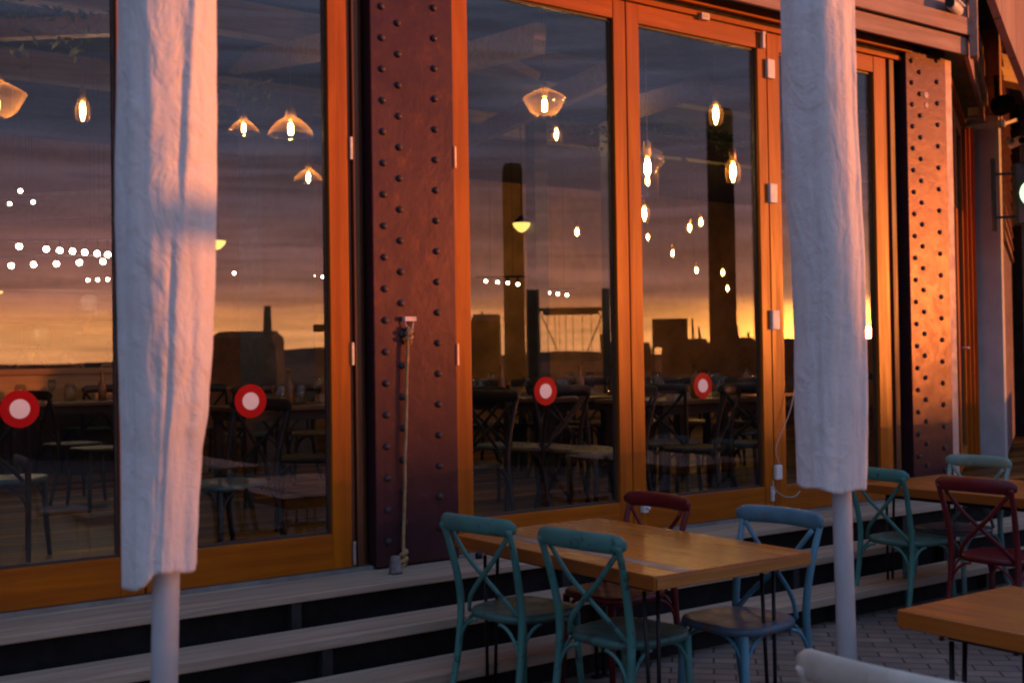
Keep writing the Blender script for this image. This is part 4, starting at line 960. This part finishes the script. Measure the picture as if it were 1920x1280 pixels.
# unseen occluder added towards the sun, shaped to shade part of the narrow umbrella
q = sH*5.0 + pH*3.34
t = thing('closed_umbrella', 'unseen closed umbrella added towards the low sun to shade the narrow one', 'umbrella', (q.x, q.y, 0), 0, 'closed white umbrellas on the terrace')
MB().tube([(0, 0, 0), pH*-.075+Vector((0, 0, 3.1))], .0285, 16).build('pole', M_POLE, t)
cp = MB(); zz_ = [(1.05, .07, 0), (1.2, .105, -.005), (1.55, .118, -.012), (1.75, .115, -.046), (2.0, .113, -.064), (2.5, .107, -.072), (2.9, .04, -.074)]
cp.tube([pH*o_+Vector((0, 0, z)) for z, r_, o_ in zz_], [r_ for z, r_, o_ in zz_], 24); cp.build('canopy', M_CANVAS, t)
MB().lathe([(.3, .004), (.3, .06), (.05, .08), (.05, .3)], 20).build('base', MATS['umbrella_base'], t)
# unseen bar on a post, added so its shadow crosses the wide umbrella
q = sH*6.0 + pH*2.62
t = thing('shadow_bar_post', 'unseen bar on a thin post added to shade the wide umbrella', 'shadow caster', (q.x, q.y, 0))
MB().tube([(0, 0, .02), (0, 0, 1.9)], .02, 12).build('post', M_BLKMET, t); MB().lathe([(.22, .004), (.22, .03), (.03, .05)], 20).build('base', M_BLKMET, t)
MB().obox(pH*-.12+Vector((0, 0, 1.97)), pH*.22, sH*.04, (0, 0, .045)).build('shadow_bar', M_BLKMET, t, bevel=.01)
# mooring piles
for px, yt, wd, dist, lb in ((965, 305, 40, 20, 'tall dark mooring pile mirrored in the first bright pane'), (1352, 205, 52, 35.6, 'thicker dark mooring pile mirrored in the second bright pane')):
    p = mir(px, yt, dist); r_ = wd*dist/FPX/2
    o = MB().lathe([(r_*1.04, 0), (r_, .5), (r_*.96, p.z-.1), (r_*.8, p.z), (0, p.z+.02)], 20).build('mooring_pile', M_SIL); tag(o, lb, 'pile', loc=(p.x, p.y, -.02))
# lift gantry
DG = 60
a, b = mir(1000, 580, DG), mir(1138, 580, DG); gt = thing('lift_gantry', 'dark two-post lift gantry with hanging cables mirrored in the first bright pane', 'gantry', (a.x, a.y, -.02))
ba = b-a; ba.z = 0; zt = mir(1138, 540, DG).z
MB().beam((0, 0, 0), (0, 0, zt), .5, .5).build('post', M_SIL, gt); MB().beam(ba, ba+Vector((0, 0, zt)), .30, .30).beam(ba, ba*.93+Vector((0, 0, zt*.55)), .12, .12).build('post', M_SIL, gt)
MB().beam(Vector((0, 0, a.z)), ba+Vector((0, 0, a.z)), .14, .18).beam(ba*.14+Vector((0, 0, a.z-.16)), ba*.9+Vector((0, 0, a.z-.16)), .2, .24).build('crossbeam', M_SIL, gt)
cb = MB()
for f in (.1, .2, .3, .36, .45, .55, .68, .8, .92): cb.tube([ba*f+Vector((0, 0, a.z)), ba*f+Vector((0, 0, 1.2))], .018, 5)
cb.tube([ba*.12+Vector((0, 0, a.z-.3)), ba*.42+Vector((0, 0, 1.3))], .03, 5); cb.tube([ba*.95+Vector((0, 0, a.z-.3)), ba*.66+Vector((0, 0, 1.3))], .03, 5)
cb.build('cable', M_SIL, gt)
# sign board on one post
DS = 70; a, b = mir(1224, 597, DS), mir(1291, 650, DS); sb2 = thing('notice_board', 'black rectangular notice board on a post mirrored in the second bright pane', 'sign', (a.x, a.y, -.02))
ab = b-a; w_ = Vector((ab.x, ab.y, 0)); MB().obox(w_/2+Vector((0, 0, (a.z+b.z)/2)), w_/2, w_.normalized().cross(Vector((0, 0, 1)))*.06, (0, 0, (a.z-b.z)/2)).build('board', M_SIL, sb2)
MB().beam((.05, 0, 0), Vector((.05, 0, b.z)), .12, .12).build('post', M_SIL, sb2)
# chimney-like mast and low sheds
p = mir(502, 573, 90); tag(MB().lathe([(.75, 0), (.6, 3.2), (.36, 3.4), (.26, p.z), (0, p.z+.01)], 12).build('harbour_mast', M_SIL), 'dark tapering harbour mast mirrored beside the wide umbrella', 'mast', loc=(p.x, p.y, -.02))
def shed(x0, x1, ytop, dist, lb, roof=.0):
    a, b = mir(x0, ytop, dist), mir(x1, ytop, dist); w = b-a; w.z = 0; c = (a+b)/2; h = a.z
    nrm = w.normalized().cross(Vector((0, 0, 1))); dep_ = 6
    t = thing('harbour_shed', lb, 'shed', (a.x, a.y, -.02), 0, 'sheds across the quay')
    MB().obox(w/2+nrm*dep_/2+Vector((0, 0, h/2)), w/2, nrm*dep_/2, (0, 0, h/2)).build('wall', M_SIL, t)
    m = MB(); e = nrm*dep_
    if (e.x*(a.x)+e.y*(a.y)) < 0: pass
    r1 = Vector((0, 0, h+.02)); m.add([r1-e*.04, w+r1-e*.04, w+e*1.04+r1, e*1.04+r1, e*.5+r1+Vector((0, 0, h*roof+.05)), w+e*.5+r1+Vector((0, 0, h*roof+.05))], [(0, 1, 5, 4), (3, 4, 5, 2), (0, 4, 3), (1, 2, 5), (0, 3, 2, 1)])
    m.build('roof', M_SIL, t)
shed(885, 938, 602, 34, 'dark block of a shed mirrored at the edge of the first bright pane', .1)
shed(395, 505, 634, 90, 'low dark shed beside the harbour mast', .15)
shed(1150, 1222, 655, 150, 'far low shed mirrored between the two bright panes', .3)
shed(1255, 1335, 652, 120, 'far low shed mirrored under the notice board', .35)
shed(1372, 1425, 652, 110, 'far low shed mirrored beside the thicker pile', .4)
shed(1470, 1700, 648, 100, 'long low shed under the setting sun', .25)
ms = MB()
for i, (px, yt, dist) in enumerate(((1299, 598, 120), (1312, 612, 120), (1383, 610, 110), (1404, 622, 110), (1420, 606, 110), (905, 585, 100), (1608, 600, 100), (1640, 607, 100))):
    p = mir(px, yt, dist); t = thing('boat_mast', '%s thin boat mast from the left against the bright horizon' % ORD[[5, 0, 1, 2, 3, 4, 6, 7].index(i) if i in (5, 0, 1, 2, 3, 4, 6, 7) else i], 'mast', (p.x, p.y, -.02), 0, 'boat masts across the quay')
    MB().tube([(0, 0, 0), (0, 0, p.z)], .11, 6).build('spar', M_SIL, t); MB().beam(Vector((-.9, .6, p.z*.62)), Vector((.9, -.6, p.z*.62)), .07, .07).build('crosstree', M_SIL, t)
    MB().tube([(0, 0, p.z), (2.2, -1.4, .8)], .045, 5).build('stay', M_SIL, t)
